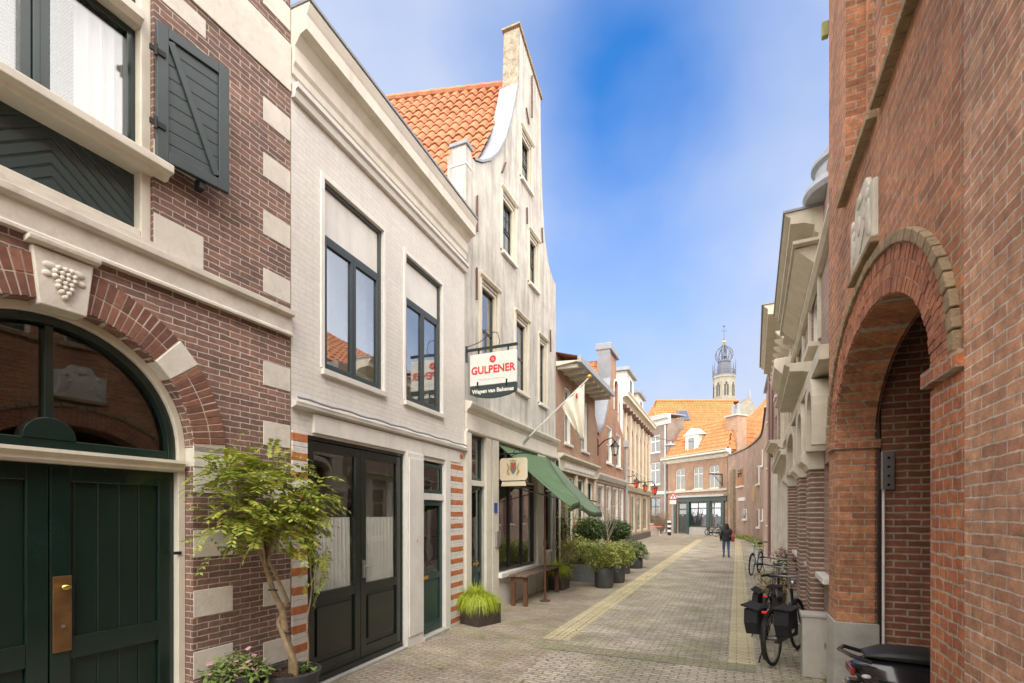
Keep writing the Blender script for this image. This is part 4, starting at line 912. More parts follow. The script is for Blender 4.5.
MB().box(G1.X(674), LG, -.12, -.01, 3.05, 3.45).build('shop_fascia', teal, h5); MB().box(G1.X(673), LG, -.45, .0, 3.45, 3.62).build('shop_canopy', zinc, h5)
for w in s5: window(h5, *w, rec=.02, fw=.12, fm=teal, pm=glass('violet_tinted_glass', (.5, .52, .62), .3), vb=(.5,) if w is s5[0] else (), hb=(.75,), bw=.09, curtain=[(.05, .95, .0, .7)])
window(h5, *d5, rec=.02, fw=.14, fm=teal, pm=paneD, hb=(.78,), bw=.12)
m = MB()
for px_ in (675.5, 688.4, 709, 723): m.box(G1.X(px_) - .17, G1.X(px_) + .17, -.1, .02, 0, 3.06)
m.each('shop_pilaster', teal, h5)
MB().box(G1.X(689.5), LG - .3, -.06, .02, 0, .66).build('stall_riser', greystone, h5)
MB().profx([(.01, 3.95), (-.1, 3.95), (-.14, 4.1), (.01, 4.12)], 0, LG).build('string_course', cream, h5)
cornice(-.5, LG + .4, 7.5, 6.85, .6).build('cornice', cream, h5)
zr = 10.6
def slope_roof(parent, p0, p1, q0, q1, name='roof', mat=tile2, tw=.3, th=.38, seg=3):
    """tiled sheet between eave p0-p1 and ridge q0-q1 (local)"""
    p0, p1, q0, q1 = map(Vector, (p0, p1, q0, q1)); w = (p1 - p0).length; ex_ = (p1 - p0).normalized()
    up = (q0 - p0); up = up - ex_ * up.dot(ex_); h = up.length; a0 = (q0 - p0).dot(ex_); a1 = (q1 - p0).dot(ex_)
    clip = lambda x, y: (a0 * y / h if a0 > 0 else -1) - .01 <= x <= w - (w - a1) * y / h + .01
    return pantiles(p0, ex_, up, w, h, tw, th, .04, .04, seg, clip).build(name, mat, parent)
slope_roof(h5, (-.3, -.2, 7.5), (LG + .2, -.2, 7.5), (.5, 1.6, zr), (LG - .4, 1.6, zr))
slope_roof(h5, (-.3, 6, 7.5), (-.3, -.2, 7.5), (.5, 6, zr), (.5, 1.6, zr))
slope_roof(h5, (LG + .2, -.2, 7.5), (LG + .2, 8, 7.5), (LG - .4, 1.6, zr), (LG - .4, 8, zr))
MB().box(-.2, LG + .1, 0, 8, 7.3, 7.5).box(.5, LG - .4, 1.6, 8, zr - .1, zr).build('roof_deck', tile2, h5)
xd0, xd1 = G1.X(687, .3), G1.X(700, .3)
dm = MB().box(xd0, xd1, .1, 2.2, 7.4, 9.3).prism([(xd0 - .25, 9.3), (xd1 + .25, 9.3), ((xd0 + xd1) / 2, 9.95)], .0, 2.6).build('dormer', cream, h5)
window(dm, xd0 + .3, xd1 - .3, 7.7, 9.15, rec=-.0, fw=.12, fm=white, pm=paneD, yoff=.04)
cx0 = G1.X(738, 1.2)
ch = MB().box(LG - .9, LG + .35, .8, 1.9, 6.9, 10.4).build('chimney', brickTan, h5); MB().box(LG - 1.0, LG + .45, .7, 2.0, 10.4, 10.55).build('cap', greystone, ch)
for x in (LG - .55, LG + .0): MB().lathe([(.2, 0), (.17, .5), (.19, .9), (.14, .95)], (x, 1.35, 10.55), 12).build('chimney_pot', lead, ch, smooth=True)
# ---- tall grey-brown house left of it
T1, LT = Fac2((13.2, 54.7), (15.45, 49.8))
h6 = T1.thing('tall_grey_house', 'tall grey brown brick house with white roof cornice beside the mansard house', 'building')
w6 = [(T1.X(650), T1.X(660), a, b) for a, b in ((8.2, 10.0), (4.9, 7.2), (.9, 3.6))]
wall(rect(0, LT, -.3, 11.6), [rect(*w) for w in w6], reveal=.15, deep=2.2, ztop=11.5).build('wall', brickGy, h6)
for w in w6: window(h6, *w, rec=.08, fw=.1, fm=white if w[2] > 4 else teal, pm=paneD, vb=(.5,), hb=(.65,), bw=.08, sill=white, curtain=[(.03, .3, .03, .97), (.7, .97, .03, .97)])
cornice(-.4, LT + .5, 11.8, 10.9, .7).build('cornice', white, h6); MB().box(0, LT, -.06, .02, 3.9, 4.2).build('string_course', greyw, h6)
MB().tube([(LT - .15, -.12, .1), (LT - .15, -.12, 10.8)], .09, 8).build('downpipe', zinc, h6); MB().box(-.3, LT + .3, 0, 2.2, 11.8, 11.9).build('roof', lead, h6)
# ---- big orange roof behind
h7 = thing('hall_house', 'large hall under a long bright orange hipped roof with one skylight', 'building', (15.0, 60.0, 0), 0)
X0, X1 = (643 - CX) / 500 * 57 - 15, (752 - CX) / 500 * 57 - 15; RX0, RX1 = (656 - CX) / 500 * 62 - 15, (738.5 - CX) / 500 * 62 - 15
MB().box(X0 + .3, X1 - .3, -3, 9, -.3, 9.4).build('wall', brickGy, h7)
slope_roof(h7, (X0, -3.3, 9.4), (X1, -3.3, 9.4), (RX0, 2, 15.9), (RX1, 2, 15.9), tw=.34, th=.42)
slope_roof(h7, (X1, -3.3, 9.4), (X1, 8, 9.4), (RX1, 2, 15.9), (RX1, 2.1, 15.9), tw=.34, th=.42); slope_roof(h7, (X0, 8, 9.4), (X0, -3.3, 9.4), (RX0, 2.1, 15.9), (RX0, 2, 15.9), tw=.34, th=.42)
MB().add([(X0, 8, 9.4), (X1, 8, 9.4), (RX1, 2.05, 15.85), (RX0, 2.05, 15.85)], [(0, 1, 2, 3)]).build('roof', tile2, h7)
MB().tube([(RX0, 2, 15.92), (RX1, 2, 15.92)], .16, 8).build('ridge_tiles', tile2, h7)
u = Vector((RX0 - RX0, 5.3, 6.5)).normalized(); sk = Vector(((684 - CX) / 500 * 60 - 15 , .2, 13.7)); nn = Vector((0, -6.5, 5.3)).normalized()
s = MB().obox(sk + nn * .12, (.62, 0, 0), u * .85, nn * .06).build('skylight', MATS['tower_lead'] if 'tower_lead' in MATS else plain('tower_lead', (.13, .14, .165), .6), h7); MB().obox(sk + nn * .17, (.5, 0, 0), u * .7, nn * .02).build('pane', plain('sky_glass', (.07, .09, .12), .15), s)
# ---- orange roofs right behind the curved wall
h8 = thing('steep_roof_house', 'house behind the curved wall with steep orange gable roof and small skylight', 'building', (25.0, 50.0, 0), 0)
MB().box(-1.8, 8, -4, 6, -.3, 8.0).build('wall', brickPk, h8)
a0 = (745 - CX) / 500 * 47 - 25; 
slope_roof(h8, (-3.2, -4.2, 7.2), (8, -4.2, 7.2), (1.2, 1, 14.0), (8, 1, 14.0), tw=.34, th=.42)
slope_roof(h8, (-3.2, 6, 7.2), (-3.2, -4.2, 7.2), (1.2, 1.1, 14.0), (1.2, 1, 14.0), tw=.34, th=.42)
m = MB().box(-3, 4, -7.5, -4.2, 7.0, 8.9).build('lean_to', brick('pale_tile_course', (.5, .27, .17), (.42, .22, .14), (.35, .2, .13), bw=.3, bh=.2), h8)
s = MB().box(-1.9, -.8, -6.9, -6.6, 7.6, 8.3); s = shift(s).build('skylight', white, h8)
# ---- church tower
h9 = thing('church_tower', 'pale stone church tower with grey open lead crown and thin spire above the roofs', 'church tower', (50.9, 120.0, 0), R(12))
cst = brick('church_stone', (.34, .31, .25), (.30, .27, .21), (.26, .235, .19), bw=.9, bh=.35, ms=.02, dist=.02)
m = MB(); ow = 2.5; oc = [(ow * math.cos(R(22.5 + 45 * i)) * 1.06, ow * math.sin(R(22.5 + 45 * i)) * 1.06) for i in range(8)]
m.lathe([(2.7, -.3), (2.7, 20), (2.62, 20.3), (2.55, 34.2), (2.68, 34.4), (2.68, 34.8)], n=8); m.build('shaft', cst, h9)
dkst = plain('dark_louvre', (.08, .075, .07), .9)
m = MB()
for i in range(8):
    a = R(22.5 + 45 * i); c = Vector((2.36 * math.cos(a), 2.36 * math.sin(a), 0)); t_ = Vector((-math.sin(a), math.cos(a), 0))
    for s in (-.3, .3): m.obox(c + t_ * s + Vector((0, 0, 31.2)), t_ * .19, c.normalized() * .06, (0, 0, 1.3)); 
    m.obox(c + Vector((0, 0, 32.75)), t_ * .2, c.normalized() * .06, (0, 0, .35))
m.build('belfry_opening', dkst, h9)
m = MB().lathe([(2.62, 34.8), (2.62, 35.1), (2.5, 35.15), (2.5, 35.0)], n=8)
for i in range(8):
    a = R(22.5 + 45 * i) + R(22.5); p = (2.55 * math.cos(a), 2.55 * math.sin(a)); m.tube([(p[0], p[1], 34.8), (p[0], p[1], 37.2), (p[0], p[1], 38.6)], [.16, .13, .02], 6)
for i in range(8):
    a = R(45 * i); b = R(45 * (i + 1)); m.tube([(2.55 * math.cos(a), 2.55 * math.sin(a), 36.2), (2.55 * math.cos(b), 2.55 * math.sin(b), 36.2)], .07, 6)
    for j in range(5):
        q = j / 5; x = 2.55 * (math.cos(a) * (1 - q) + math.cos(b) * q); y = 2.55 * (math.sin(a) * (1 - q) + math.sin(b) * q); m.tube([(x, y, 35), (x, y, 36.2)], .05, 4)
m.build('balustrade', plain('tower_lead', (.13, .14, .165), .6), h9)
m = MB().lathe([(1.35, 34.8), (1.32, 38.2), (1.5, 38.3), (1.5, 38.7), (1.1, 38.8)], n=8); m.build('drum', plain('dark_lead', (.12, .13, .16), .6), h9)
m = MB()
for i in range(8):
    a = R(45 * i); pts = [(1.35, 38.7), (1.8, 39.2), (2.0, 39.9), (1.95, 40.6), (1.6, 41.3), (.9, 41.9), (.3, 42.4), (.12, 43.0)]
    m.tube([(r_ * math.cos(a), r_ * math.sin(a), z) for r_, z in pts], .13, 6)
    m.tube([(.55 * math.cos(a), .55 * math.sin(a), 38.7), (.55 * math.cos(a), .55 * math.sin(a), 41.6)], .09, 5)
m.lathe([(.7, 39.6), (.6, 40.3), (.3, 40.7), (.05, 40.8)], n=10); m.build('open_crown', plain('tower_lead', (.13, .14, .165), .6), h9)
gold = plain('gilded_ball', (.55, .38, .1), .4, .6)
m = MB().lathe([(.32, 42.0), (.35, 42.6), (.12, 43.2), (.2, 43.8), (.1, 44.4), (.05, 46.6)], n=8); m.build('spire', plain('tower_lead', (.13, .14, .165), .6), h9); MB().sphere((0, 0, 43.2), .4).build('ball', gold, h9)
MB().box(-.75, .75, -.05, .05, 45.8, 45.92).box(-.05, .05, -.05, .05, 45.2, 47.1).sphere((0, 0, 47.0), .25).build('weathervane', plain('tower_lead', (.13, .14, .165), .6), h9)
h10 = thing('church_nave', 'grey stone nave gable and pinnacle just right of the tower foot', 'church', (50.9, 118.0, 0), 0)
m = MB().prism([(2.0, -.3), (9.5, -.3), (9.5, 22), (5.2, 29.5), (2.0, 27)], 0, 14); m.build('wall', cst, h10)
MB().tube([(5.4, .5, 27), (5.4, .5, 30.2), (5.4, .5, 32)], [.35, .3, .03], 6).build('pinnacle', lead, h10)
# =================================================================== SETTING: ground, sky, sun, camera
ST = math.atan(.45)                     # the street runs this far right of straight ahead
def street(u, v, z=0): return Vector((u * math.cos(ST) + v * math.sin(ST), -u * math.sin(ST) + v * math.cos(ST), z))
pave = brick('street_pavers', (.58, .505, .405), (.43, .365, .29), (.25, .225, .155), bw=.2, bh=.07, ms=.010, dist=.012, var=.5, wob=.012, axes='ground', moss=(.20, .22, .06), mosslim=(.46, .62), stain=(.25, .22, .17), stainamt=.55)
pave2 = brick('footway_pavers', (.47, .39, .31), (.35, .285, .225), (.21, .19, .125), bw=.2, bh=.052, ms=.009, dist=.010, var=.45, wob=.011, axes='ground', moss=(.2, .23, .05), mosslim=(.48, .64), stain=(.30, .16, .11), stainamt=.35)
paveY = brick('yellow_pavers', (.66, .57, .36), (.56, .48, .30), (.3, .26, .15), bw=.30, bh=.075, ms=.009, dist=.010, var=.25, axes='ground', wob=.003, moss=(.25, .27, .08), mosslim=(.55, .7))
def sheet(name, u0, u1, v0, v1, z, mat, nu=1, nv=1, kind='structure'):
    m = MB()
    for j in range(nv + 1):
        for i in range(nu + 1): m.v.append((u0 + (u1 - u0) * i / nu, v0 + (v1 - v0) * j / nv, 0))
    for j in range(nv):
        for i in range(nu): a = j * (nu + 1) + i; m.f.append((a, a + 1, a + nu + 2, a + nu + 1))
    o = m.build(name, mat, None, loc=(0, 0, z), rz=-ST, normals=False); o['kind'] = kind; return o
sheet('ground', -900, 900, -900, 900, -.012, plain('distant_ground', (.2, .18, .15), .9))
sheet('road', -2.34, 30, -12, 80, 0.0, pave)
sheet('pavement', -14, -2.34, -12, 80, 0.0, pave2)
sheet('guide_path', -2.72, -2.30, 7.15, 40, .004, paveY)
rib = MB()
for i in range(5): rib.box(-2.68 + i * .082, -2.65 + i * .082, 7.2, 40, 0, .005)
o = rib.build('guide_path_ribs', paveY, None, loc=(0, 0, .0042), rz=-ST); o['kind'] = 'structure'
sheet('guide_path', -.10, .22, 6.985, 40, .004, paveY)
rib = MB()
for i in range(4): rib.box(-.08 + i * .075, -.05 + i * .075, 7.0, 40, 0, .005)
o = rib.build('guide_path_ribs', paveY, None, loc=(0, 0, .0042), rz=-ST); o['kind'] = 'structure'
sheet('cross_path', -2.72, .22, 6.62, 6.98, .004, brick('mossy_yellow_pavers', (.38, .34, .24), (.33, .29, .2), (.2, .19, .11), bw=.2, bh=.07, ms=.01, dist=.01, axes='ground', moss=(.2, .23, .06), mosslim=(.45, .62)))
sheet('cross_path', -2.30, -.10, 17.5, 17.8, .004, pave2)

w = bpy.data.worlds.new('World'); S.world = w; w.use_nodes = True; nt = w.node_tree; bg = nt.nodes['Background']
sky = add(nt, 'ShaderNodeTexSky', sky_type='NISHITA'); sky.sun_disc = False; SUN_EL, SUN_AZ = 50, 178
sky.sun_elevation = R(SUN_EL); sky.sun_rotation = R(SUN_AZ); sky.altitude = 10; sky.air_density = 1.0; sky.dust_density = .6; sky.ozone_density = 3.0
tc = add(nt, 'ShaderNodeTexCoord')
def nz(scale, loc, det=4):
    mp = add(nt, 'ShaderNodeMapping'); nt.links.new(tc.outputs['Generated'], mp.inputs[0]); mp.inputs['Location'].default_value = loc; mp.inputs['Scale'].default_value = (1, 1, 1.3)
    return ntex(nt, mp.outputs[0], scale, det, .5)
sp = add(nt, 'ShaderNodeSeparateXYZ'); nt.links.new(tc.outputs['Generated'], sp.inputs[0])
# a gap of clear sky straight up the street, veiled with thin cloud all round it
sq = add(nt, 'ShaderNodeMapping'); nt.links.new(tc.outputs['Generated'], sq.inputs[0]); sq.inputs['Scale'].default_value = (1.1, 1, .62)
vd = add(nt, 'ShaderNodeVectorMath', operation='DISTANCE'); nt.links.new(sq.outputs[0], vd.inputs[0])
gapd = Vector(((640 - 512) / 500, 1, (514 - 110) / 500)).normalized(); vd.inputs[1].default_value = (gapd[0] * 1.1, gapd[1], gapd[2] * .62)
veil = ramp(nt, vd.outputs['Value'], .07, .36, .0, 1.0)
n_ = ramp(nt, nz(2.2, (1.3, .2, .4)), .32, .68, -.22, .22)
ad = add(nt, 'ShaderNodeMath', operation='ADD', use_clamp=True); nt.links.new(veil, ad.inputs[0]); nt.links.new(n_, ad.inputs[1])
skyc = mixc(nt, 1.0, sky.outputs[0], (.20, .60, .95), 'MULTIPLY')
col = mixc(nt, ad.outputs[0], skyc, (1.95, 2.25, 3.0))
wisp = ramp(nt, nz(3.4, (.3, 2.2, .9), 6), .44, .7, 0, .35)
wm = add(nt, 'ShaderNodeMath', operation='MULTIPLY'); nt.links.new(wisp, wm.inputs[0]); nt.links.new(ad.outputs[0], wm.inputs[1])
col = mixc(nt, wm.outputs[0], col, (2.7, 2.85, 3.1))
# unseen bright neutral cloud added overhead and behind the viewer to light the street
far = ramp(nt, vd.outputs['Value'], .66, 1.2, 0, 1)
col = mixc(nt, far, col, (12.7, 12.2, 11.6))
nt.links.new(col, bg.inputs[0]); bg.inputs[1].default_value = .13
sl = bpy.data.lights.new('sun', 'SUN'); sl.energy = 1.0; sl.angle = R(28); sl.color = (1, .95, .87)
so = bpy.data.objects.new('sun', sl); COL.objects.link(so)
az = R(SUN_AZ); d = Vector((math.sin(az) * math.cos(R(SUN_EL)), math.cos(az) * math.cos(R(SUN_EL)), math.sin(R(SUN_EL))))
so.rotation_euler = d.to_track_quat('Z', 'Y').to_euler()
cam = bpy.data.cameras.new('camera'); co = bpy.data.objects.new('camera', cam); COL.objects.link(co); S.camera = co
co.location = (0, 0, EYE); co.rotation_euler = (R(90), 0, 0); cam.sensor_width = 36; cam.lens = 36 * FPX / 1024; cam.shift_y = (CY - 341.5) / 1024; cam.clip_end = 3000; cam.clip_start = .05
S.view_settings.view_transform = 'Standard'; S.view_settings.look = 'None'; S.view_settings.gamma = 1; S.view_settings.exposure = 1.3
S.render.resolution_x = 1024; S.render.resolution_y = 683
# =================================================================== THINGS IN THE STREET
leafY = island('wisteria_leaves', [(.24, .31, .04), (.42, .48, .09), (.32, .40, .06), (.16, .23, .035), (.58, .50, .08), (.38, .45, .10)], .5, transl=.35)
leafG = island('shrub_leaves', [(.09, .15, .035), (.16, .24, .06), (.24, .31, .08), (.12, .18, .05)], .5, transl=.2)
leafD = island('dark_shrub_leaves', [(.05, .085, .025), (.10, .15, .045), (.07, .12, .035), (.15, .19, .06)], .5, transl=.15)
leafL = island('light_shrub_leaves', [(.24, .31, .06), (.40, .45, .10), (.32, .36, .08), (.46, .44, .14), (.18, .24, .06)], .55, transl=.3)
grassM = island('lime_grass_blades', [(.42, .55, .03), (.55, .65, .05), (.62, .68, .09), (.30, .42, .03)], .5, transl=.35)
pinkF = island('pink_petals', [(.75, .38, .45), (.8, .55, .6), (.7, .28, .4)], .6, transl=.3)
yelF = island('yellow_orange_petals', [(.75, .42, .03), (.8, .55, .06), (.7, .25, .02)], .6, transl=.3)
potB = plain('dark_grey_pot', (.045, .046, .048), .55, var=.25, scale=5, bmp=.002, stain=(.09, .09, .08))
corten = plain('weathered_dark_steel', (.075, .06, .05), .65, .2, var=.4, scale=5, bmp=.003)
galv = plain('galvanised_metal', (.20, .215, .215), .5, .4, var=.25, scale=4)
def inside(fac, p, d): # p is on the street side of a facade by d
    return ((p.x - fac.P[0]) * fac.v[0] + (p.y - fac.P[1]) * fac.v[1]) < -d

# ---- wisteria standard in a black tub
T = thing('potted_tree', 'small twisted potted tree with yellow green drooping leaves in front of brick pier', 'potted tree', (-2.06, 4.65, 0))
MB().lathe([(.20, 0), (.225, .1), (.245, .36), (.265, .42), (.272, .45), (.245, .455), (.235, .40), (.001, .40)], n=32, cap=False).build('pot', potB, T, smooth=True)
m = MB().lathe([(.235, .405), (.12, .418), (.001, .42)], n=24, cap=False)
m2 = MB()
for _ in range(160):
    a, r_ = ru(0, 6.28), .22 * math.sqrt(rnd()); u_ = Vector((ru(-1, 1), ru(-1, 1), ru(-.3, .3))).normalized(); m.obox((r_ * math.cos(a), r_ * math.sin(a), .425), u_ * ru(.008, .022), u_.orthogonal().normalized() * .006, (0, 0, .003))
m.build('soil', soil, T)
tk = MB()
def wob(p0, p1, n, amp, ph=0): 
    p0, p1 = Vector(p0), Vector(p1); return [p0.lerp(p1, i / n) + Vector((math.sin(i * 1.3 + ph), math.cos(i * 1.1 + ph), 0)) * amp * math.sin(PI * i / n) for i in range(n + 1)]
fork = Vector((-.20, -.06, 1.42))
st = [Vector((.03, .0, .38)), Vector((.015, -.01, .60)), Vector((-.035, -.03, .80)), Vector((-.055, -.04, 1.0)), Vector((-.14, -.05, 1.2)), fork]
tk.tube(st, [.046, .034, .029, .030, .024, .022], 9)
tk.tube([Vector((.07, -.04, .38)), Vector((.075, -.09, .56)), Vector((.0, -.11, .74)), Vector((-.10, -.03, .90)), Vector((-.03, .0, 1.1)), Vector((-.06, -.08, 1.26)), fork + Vector((.03, 0, .05))], [.028, .026, .022, .020, .018, .016, .014], 8)
tips = []
for i in range(18):
    a = ru(0, 2 * PI); e = Vector((-.06 + .56 * math.cos(a) * ru(.35, 1), -.28 + .36 * math.sin(a) * ru(.3, 1), ru(1.75, 2.25))); e.x -= .04; mid_ = fork.lerp(e, .45) + Vector((0, 0, ru(.08, .25)))
    if rnd() < .6: e.z -= ru(0, .25)
    tk.tube([fork + Vector((0, 0, ru(-.03, .12))), mid_, e], [.013, .009, .004], 5); tips += [mid_, e, mid_.lerp(e, .5), mid_.lerp(e, .75)]
tk.build('trunk', bark, T, smooth=True)
MB().torus(st[2] + Vector((0, 0, 0)), (0, .2, 1), .05, .006, 12, 5).torus(st[4], (0, .2, 1), .04, .006, 12, 5).build('tie', blackm, T)
lm = MB()
def spray(base, d, L, npair, lf):
    """a pinnate leaf: midrib with paired leaflets, hanging at its end"""
    d = Vector(d).normalized(); side = d.cross(Vector((0, 0, 1)))
    side = side.normalized() if side.length > .01 else Vector((1, 0, 0)); p = Vector(base)
    for i in range(npair):
        t = i / npair; dd = (d + Vector((0, 0, -.9 * t - .15))).normalized(); p = p + dd * (L / npair)
        W_ = p + Vector(T.location)
        if not (inside(A, W_, .05) and inside(Bf, W_, .04)): return
        for s in (-1, 1):
            q = (side * s * .85 + dd * .55 + Vector((0, 0, ru(-.45, .05)))).normalized() * lf * ru(.75, 1.2); n_ = q.cross(dd).normalized(); w_ = q.cross(n_).normalized() * lf * .23
            lm.add([p, p + q * .45 + w_, p + q, p + q * .45 - w_], [(0, 1, 2, 3)])
crown_c = Vector((-.25, -.30, 1.95))
for i in range(780):
    if rnd() < .35: b_ = random.choice(tips) + Vector((ru(-.1, .1), ru(-.1, .1), ru(-.08, .1)))
    else:
        a, e = ru(0, 2 * PI), ru(-.9, 1.3); rr_ = ru(.55, 1.0)
        hump = 1 + .22 * math.sin(3 * a + 1) + .14 * math.sin(7 * a + e * 4)
        b_ = crown_c + Vector((.60 * math.cos(a) * math.cos(e) * rr_ * hump, .36 * math.sin(a) * math.cos(e) * rr_, .44 * math.sin(e) * rr_ * hump + .0))
        b_.z -= .25 * max(0, abs(b_.x - crown_c.x) - .35)
    out_ = (b_ - crown_c); out_.z *= .4; spray(b_, out_ + Vector((ru(-.4, .4), ru(-.4, .4), ru(-.1, .5))), ru(.12, .27), random.randint(4, 9), ru(.038, .078))
for i in range(12):  # trailing shoots at the right
    b_ = Vector((ru(.22, .42), ru(-.42, -.1), ru(1.55, 1.75)))
    for k in range(random.randint(1, 4)): spray(b_ + Vector((ru(-.03, .03), ru(-.03, .03), -.13 * k)), (ru(-1, 1), ru(-1, 1), -1.2), .14, 5, .045)
lm.build('crown', leafY, T, normals=False)
cn = MB().tube(wob((.13, .06, .4), (.19, .02, 1.75), 10, .015), .008, 6)
cn.build('cane', bark, T)
m = leafcloud(60, lambda: (.14 + ru(-.07, .07), .02 + ru(-.05, .05), ru(.43, .52)), .06); m.build('seedling', leafG, T, normals=False)

# ---- pot with pink flowers
P1 = thing('flower_pot', 'tall dark round pot of pink flowering plant beside the green doors', 'flower pot', (-2.36, 4.30, 0))
MB().lathe([(.12, 0), (.15, .2), (.165, .5), (.17, .56), (.15, .56), (.14, .5), (.001, .5)], n=28, cap=False).build('pot', potB, P1, smooth=True)
def fcl():
    a, q = ru(0, 6.28), math.sqrt(rnd()); return (.26 * q * math.cos(a), .20 * q * math.sin(a), .56 + ru(0, .17) * (1.1 - q * .6) - .06 * q)
def clip_fac(fn, th, facs, d=.02):
    def g():
        p = fn(); w_ = Vector(th.location) + Vector(p)
        return p if all(inside(f, w_, d) for f in facs) else None
    return g
leafcloud(520, clip_fac(fcl, P1, (A,)), .075).build('foliage', leafG, P1, normals=False)
leafcloud(70, clip_fac(lambda: (lambda p: (p[0], p[1], p[2] + .03))(fcl()), P1, (A,)), .05, aspect=.9).build('flowers', pinkF, P1, normals=False)

# ---- lime grass planters
def grass_box(name, label, loc, rz, sx, sy, h, n, L, group='lime green grass planters'):
    t = thing(name, label, 'planter', loc, rz, group)
    m = frame = MB(); 
    for a in ((-sx, -sx + .02, -sy, sy), (sx - .02, sx, -sy, sy), (-sx + .02, sx - .02, -sy, -sy + .02), (-sx + .02, sx - .02, sy - .02, sy)): m.box(*a, 0, h)
    m.box(-sx + .02, sx - .02, -sy + .02, sy - .02, h - .08, h - .05); m.build('box', corten, t, bevel=.004)
    blade_tuft(n, sx, sy, h - .06, L, w=.0075).build('grass', grassM, t, normals=False); return t
grass_box('grass_planter', 'square dark steel planter overflowing with lime grass beside small green door', (-.64, 8.80, 0), -R(44), .36, .27, .34, 2800, .60)
grass_box('grass_planter', 'dark planter of lime grass at the far end of the bench', (1.13, 12.75, 0), -R(24), .27, .25, .42, 1300, .6)
# ---- bench under the shop window
bx0, bx1 = Cf.X(505, -.05), Cf.X(551, -.3)
bn = Cf.thing('bench', 'weathered plank bench with orange ends under the cafe window', 'bench', bx0, -.33)
for i in range(3): MB().box(0, bx1 - bx0, -.2 + i * .135, -.075 + i * .135, .60, .645).build('seat_plank', plain('grey_brown_plank', (.17, .12, .085), .8, var=.35, scale=8, bmp=.004), bn, bevel=.006)
for x in (.04, bx1 - bx0 - .10): MB().prism([(0, 0), (0, 0), (0, 0)], 0, 0) if 0 else MB().box(x, x + .06, -.19, -.10, 0, .6).box(x, x + .06, .08, .17, 0, .6).box(x, x + .06, -.19, .17, .5, .598).build('trestle', plain('burnt_orange_paint', (.13, .055, .03), .6, var=.3), bn, bevel=.005)
# ---- green awning
x0, x1 = Cf.X(497), Cf.X(553); f0, f1_ = Cf.X(570, -1.5), Cf.X(602, -1.5); za, zb = 3.28, 1.98
aw_ = Cf.thing('awning', 'green canvas awning in two sections sloping over the cafe window', 'awning', x0, 0)
m = MB(); nu, nv = 14, 12
for j in range(nv + 1):
    v = j / nv; a = 0; b = (x1 - x0) * (1 - v) + (f1_ - x0) * v; a = (f0 - x0) * v
    for i in range(nu + 1):
        u = i / nu; x = a + (b - a) * u; cr_ = .86 - .60 * v; bul = .20 * max(0, 1 - abs(u - cr_) / .35); sag = -.05 * math.sin(PI * v) * math.sin(PI * u)
        m.v.append((x, -.02 - 1.48 * v, za + (zb - za) * v + bul * (.4 + .6 * v) + sag + .012 * math.sin(u * 21) * v))
full = m; crx = lambda v: .86 - .60 * v
def sect(lo, hi, lift, mat_):
    m = MB(); nu2 = 8
    for j in range(nv + 1):
        v = j / nv; b = (x1 - x0) * (1 - v) + (f1_ - x0) * v; a = (f0 - x0) * v; u0, u1 = lo(v), hi(v)
        for i in range(nu2 + 1):
            u = u0 + (u1 - u0) * i / nu2; x = a + (b - a) * u; bul = .16 * max(0, 1 - abs(u - crx(v)) / .35); sag = -.05 * math.sin(PI * v) * math.sin(PI * u)
            m.v.append((x, -.02 - 1.48 * v, za + (zb - za) * v + bul * (.4 + .6 * v) + sag + lift + .010 * math.sin(u * 23) * v))
    for i in range(nu2 + 1): p = m.v[nv * (nu2 + 1) + i]; m.v.append((p[0], p[1] - .012, p[2] - .11 - .015 * (i % 2)))
    for j in range(nv + 1):
        for i in range(nu2): q = j * (nu2 + 1) + i; m.f.append((q, q + 1, q + nu2 + 2, q + nu2 + 1))
    o = m.build('canopy', mat_, aw_, smooth=True); md = o.modifiers.new('s', 'SOLIDIFY'); md.thickness = .006; return o
sect(lambda v: 0, lambda v: crx(v) + .01, .035, greenaw)
sect(lambda v: crx(v) - .02, lambda v: 1, -.03, plain('faded_green_canvas', (.13, .185, .115), .85, var=.2, scale=3, bmp=.003))
MB().tube([(0, -.03, za - .03), (x1 - x0, -.03, za - .03)], .03, 8).build('rail', olive, aw_)
pxp = Cf.X(545, -.64) - x0
MB().tube([(pxp, -.64, .02), (pxp, -.64, 2.72)], .026, 8).tube([(pxp, -.64, 1.2), (pxp, -.64, 1.34)], .038, 8).build('pole', rust, aw_, smooth=True)
MB().lathe([(.12, 0), (.12, .02), (.04, .035), (.03, .08)], (pxp, -.64, 0), 16).build('foot', rust, aw_)
for x in (.05, x1 - x0 - .4): MB().tube([(x, -.05, 2.5), (x, -1.3, 2.2)], .014, 6).build('arm', olive, aw_)
# ---- hanging beer sign
gs_ = Cf.thing('pub_sign', 'white hanging pub sign with red lettering GULPENER and dark lower board', 'sign', .05, 0); gs_.rotation_euler.z = Cf.rz - PI / 2
m = MB().box(.0, 1.0, -.02, .02, 4.79, 4.835).box(-.02, .015, -.035, .035, 4.62, 4.9); m.tube([(.0, 0, 4.88), (.25, 0, 4.93), (.55, 0, 5.08), (.62, 0, 5.05), (.66, 0, 4.9), (.64, 0, 4.83)], .008, 6); m.build('bracket', dkgreen, gs_, bevel=.003)
sb = MB().box(.085, .985, -.02, .02, 4.165, 4.72).build('board', plain('sign_white', (.70, .69, .63), .45, var=.08), gs_, bevel=.004)
for x in (.25, .82): MB().box(x - .012, x + .012, -.012, .012, 4.70, 4.80).build('hanger', dkgreen, gs_)
low = MB().prism([(.085, 4.155), (.985, 4.155), (.985, 4.02), (.85, 3.965), (.68, 3.935), (.535, 3.925), (.39, 3.935), (.22, 3.965), (.085, 4.02)], -.022, .022).build('lower_board', plain('sign_charcoal', (.03, .045, .045), .45), gs_, bevel=.003)
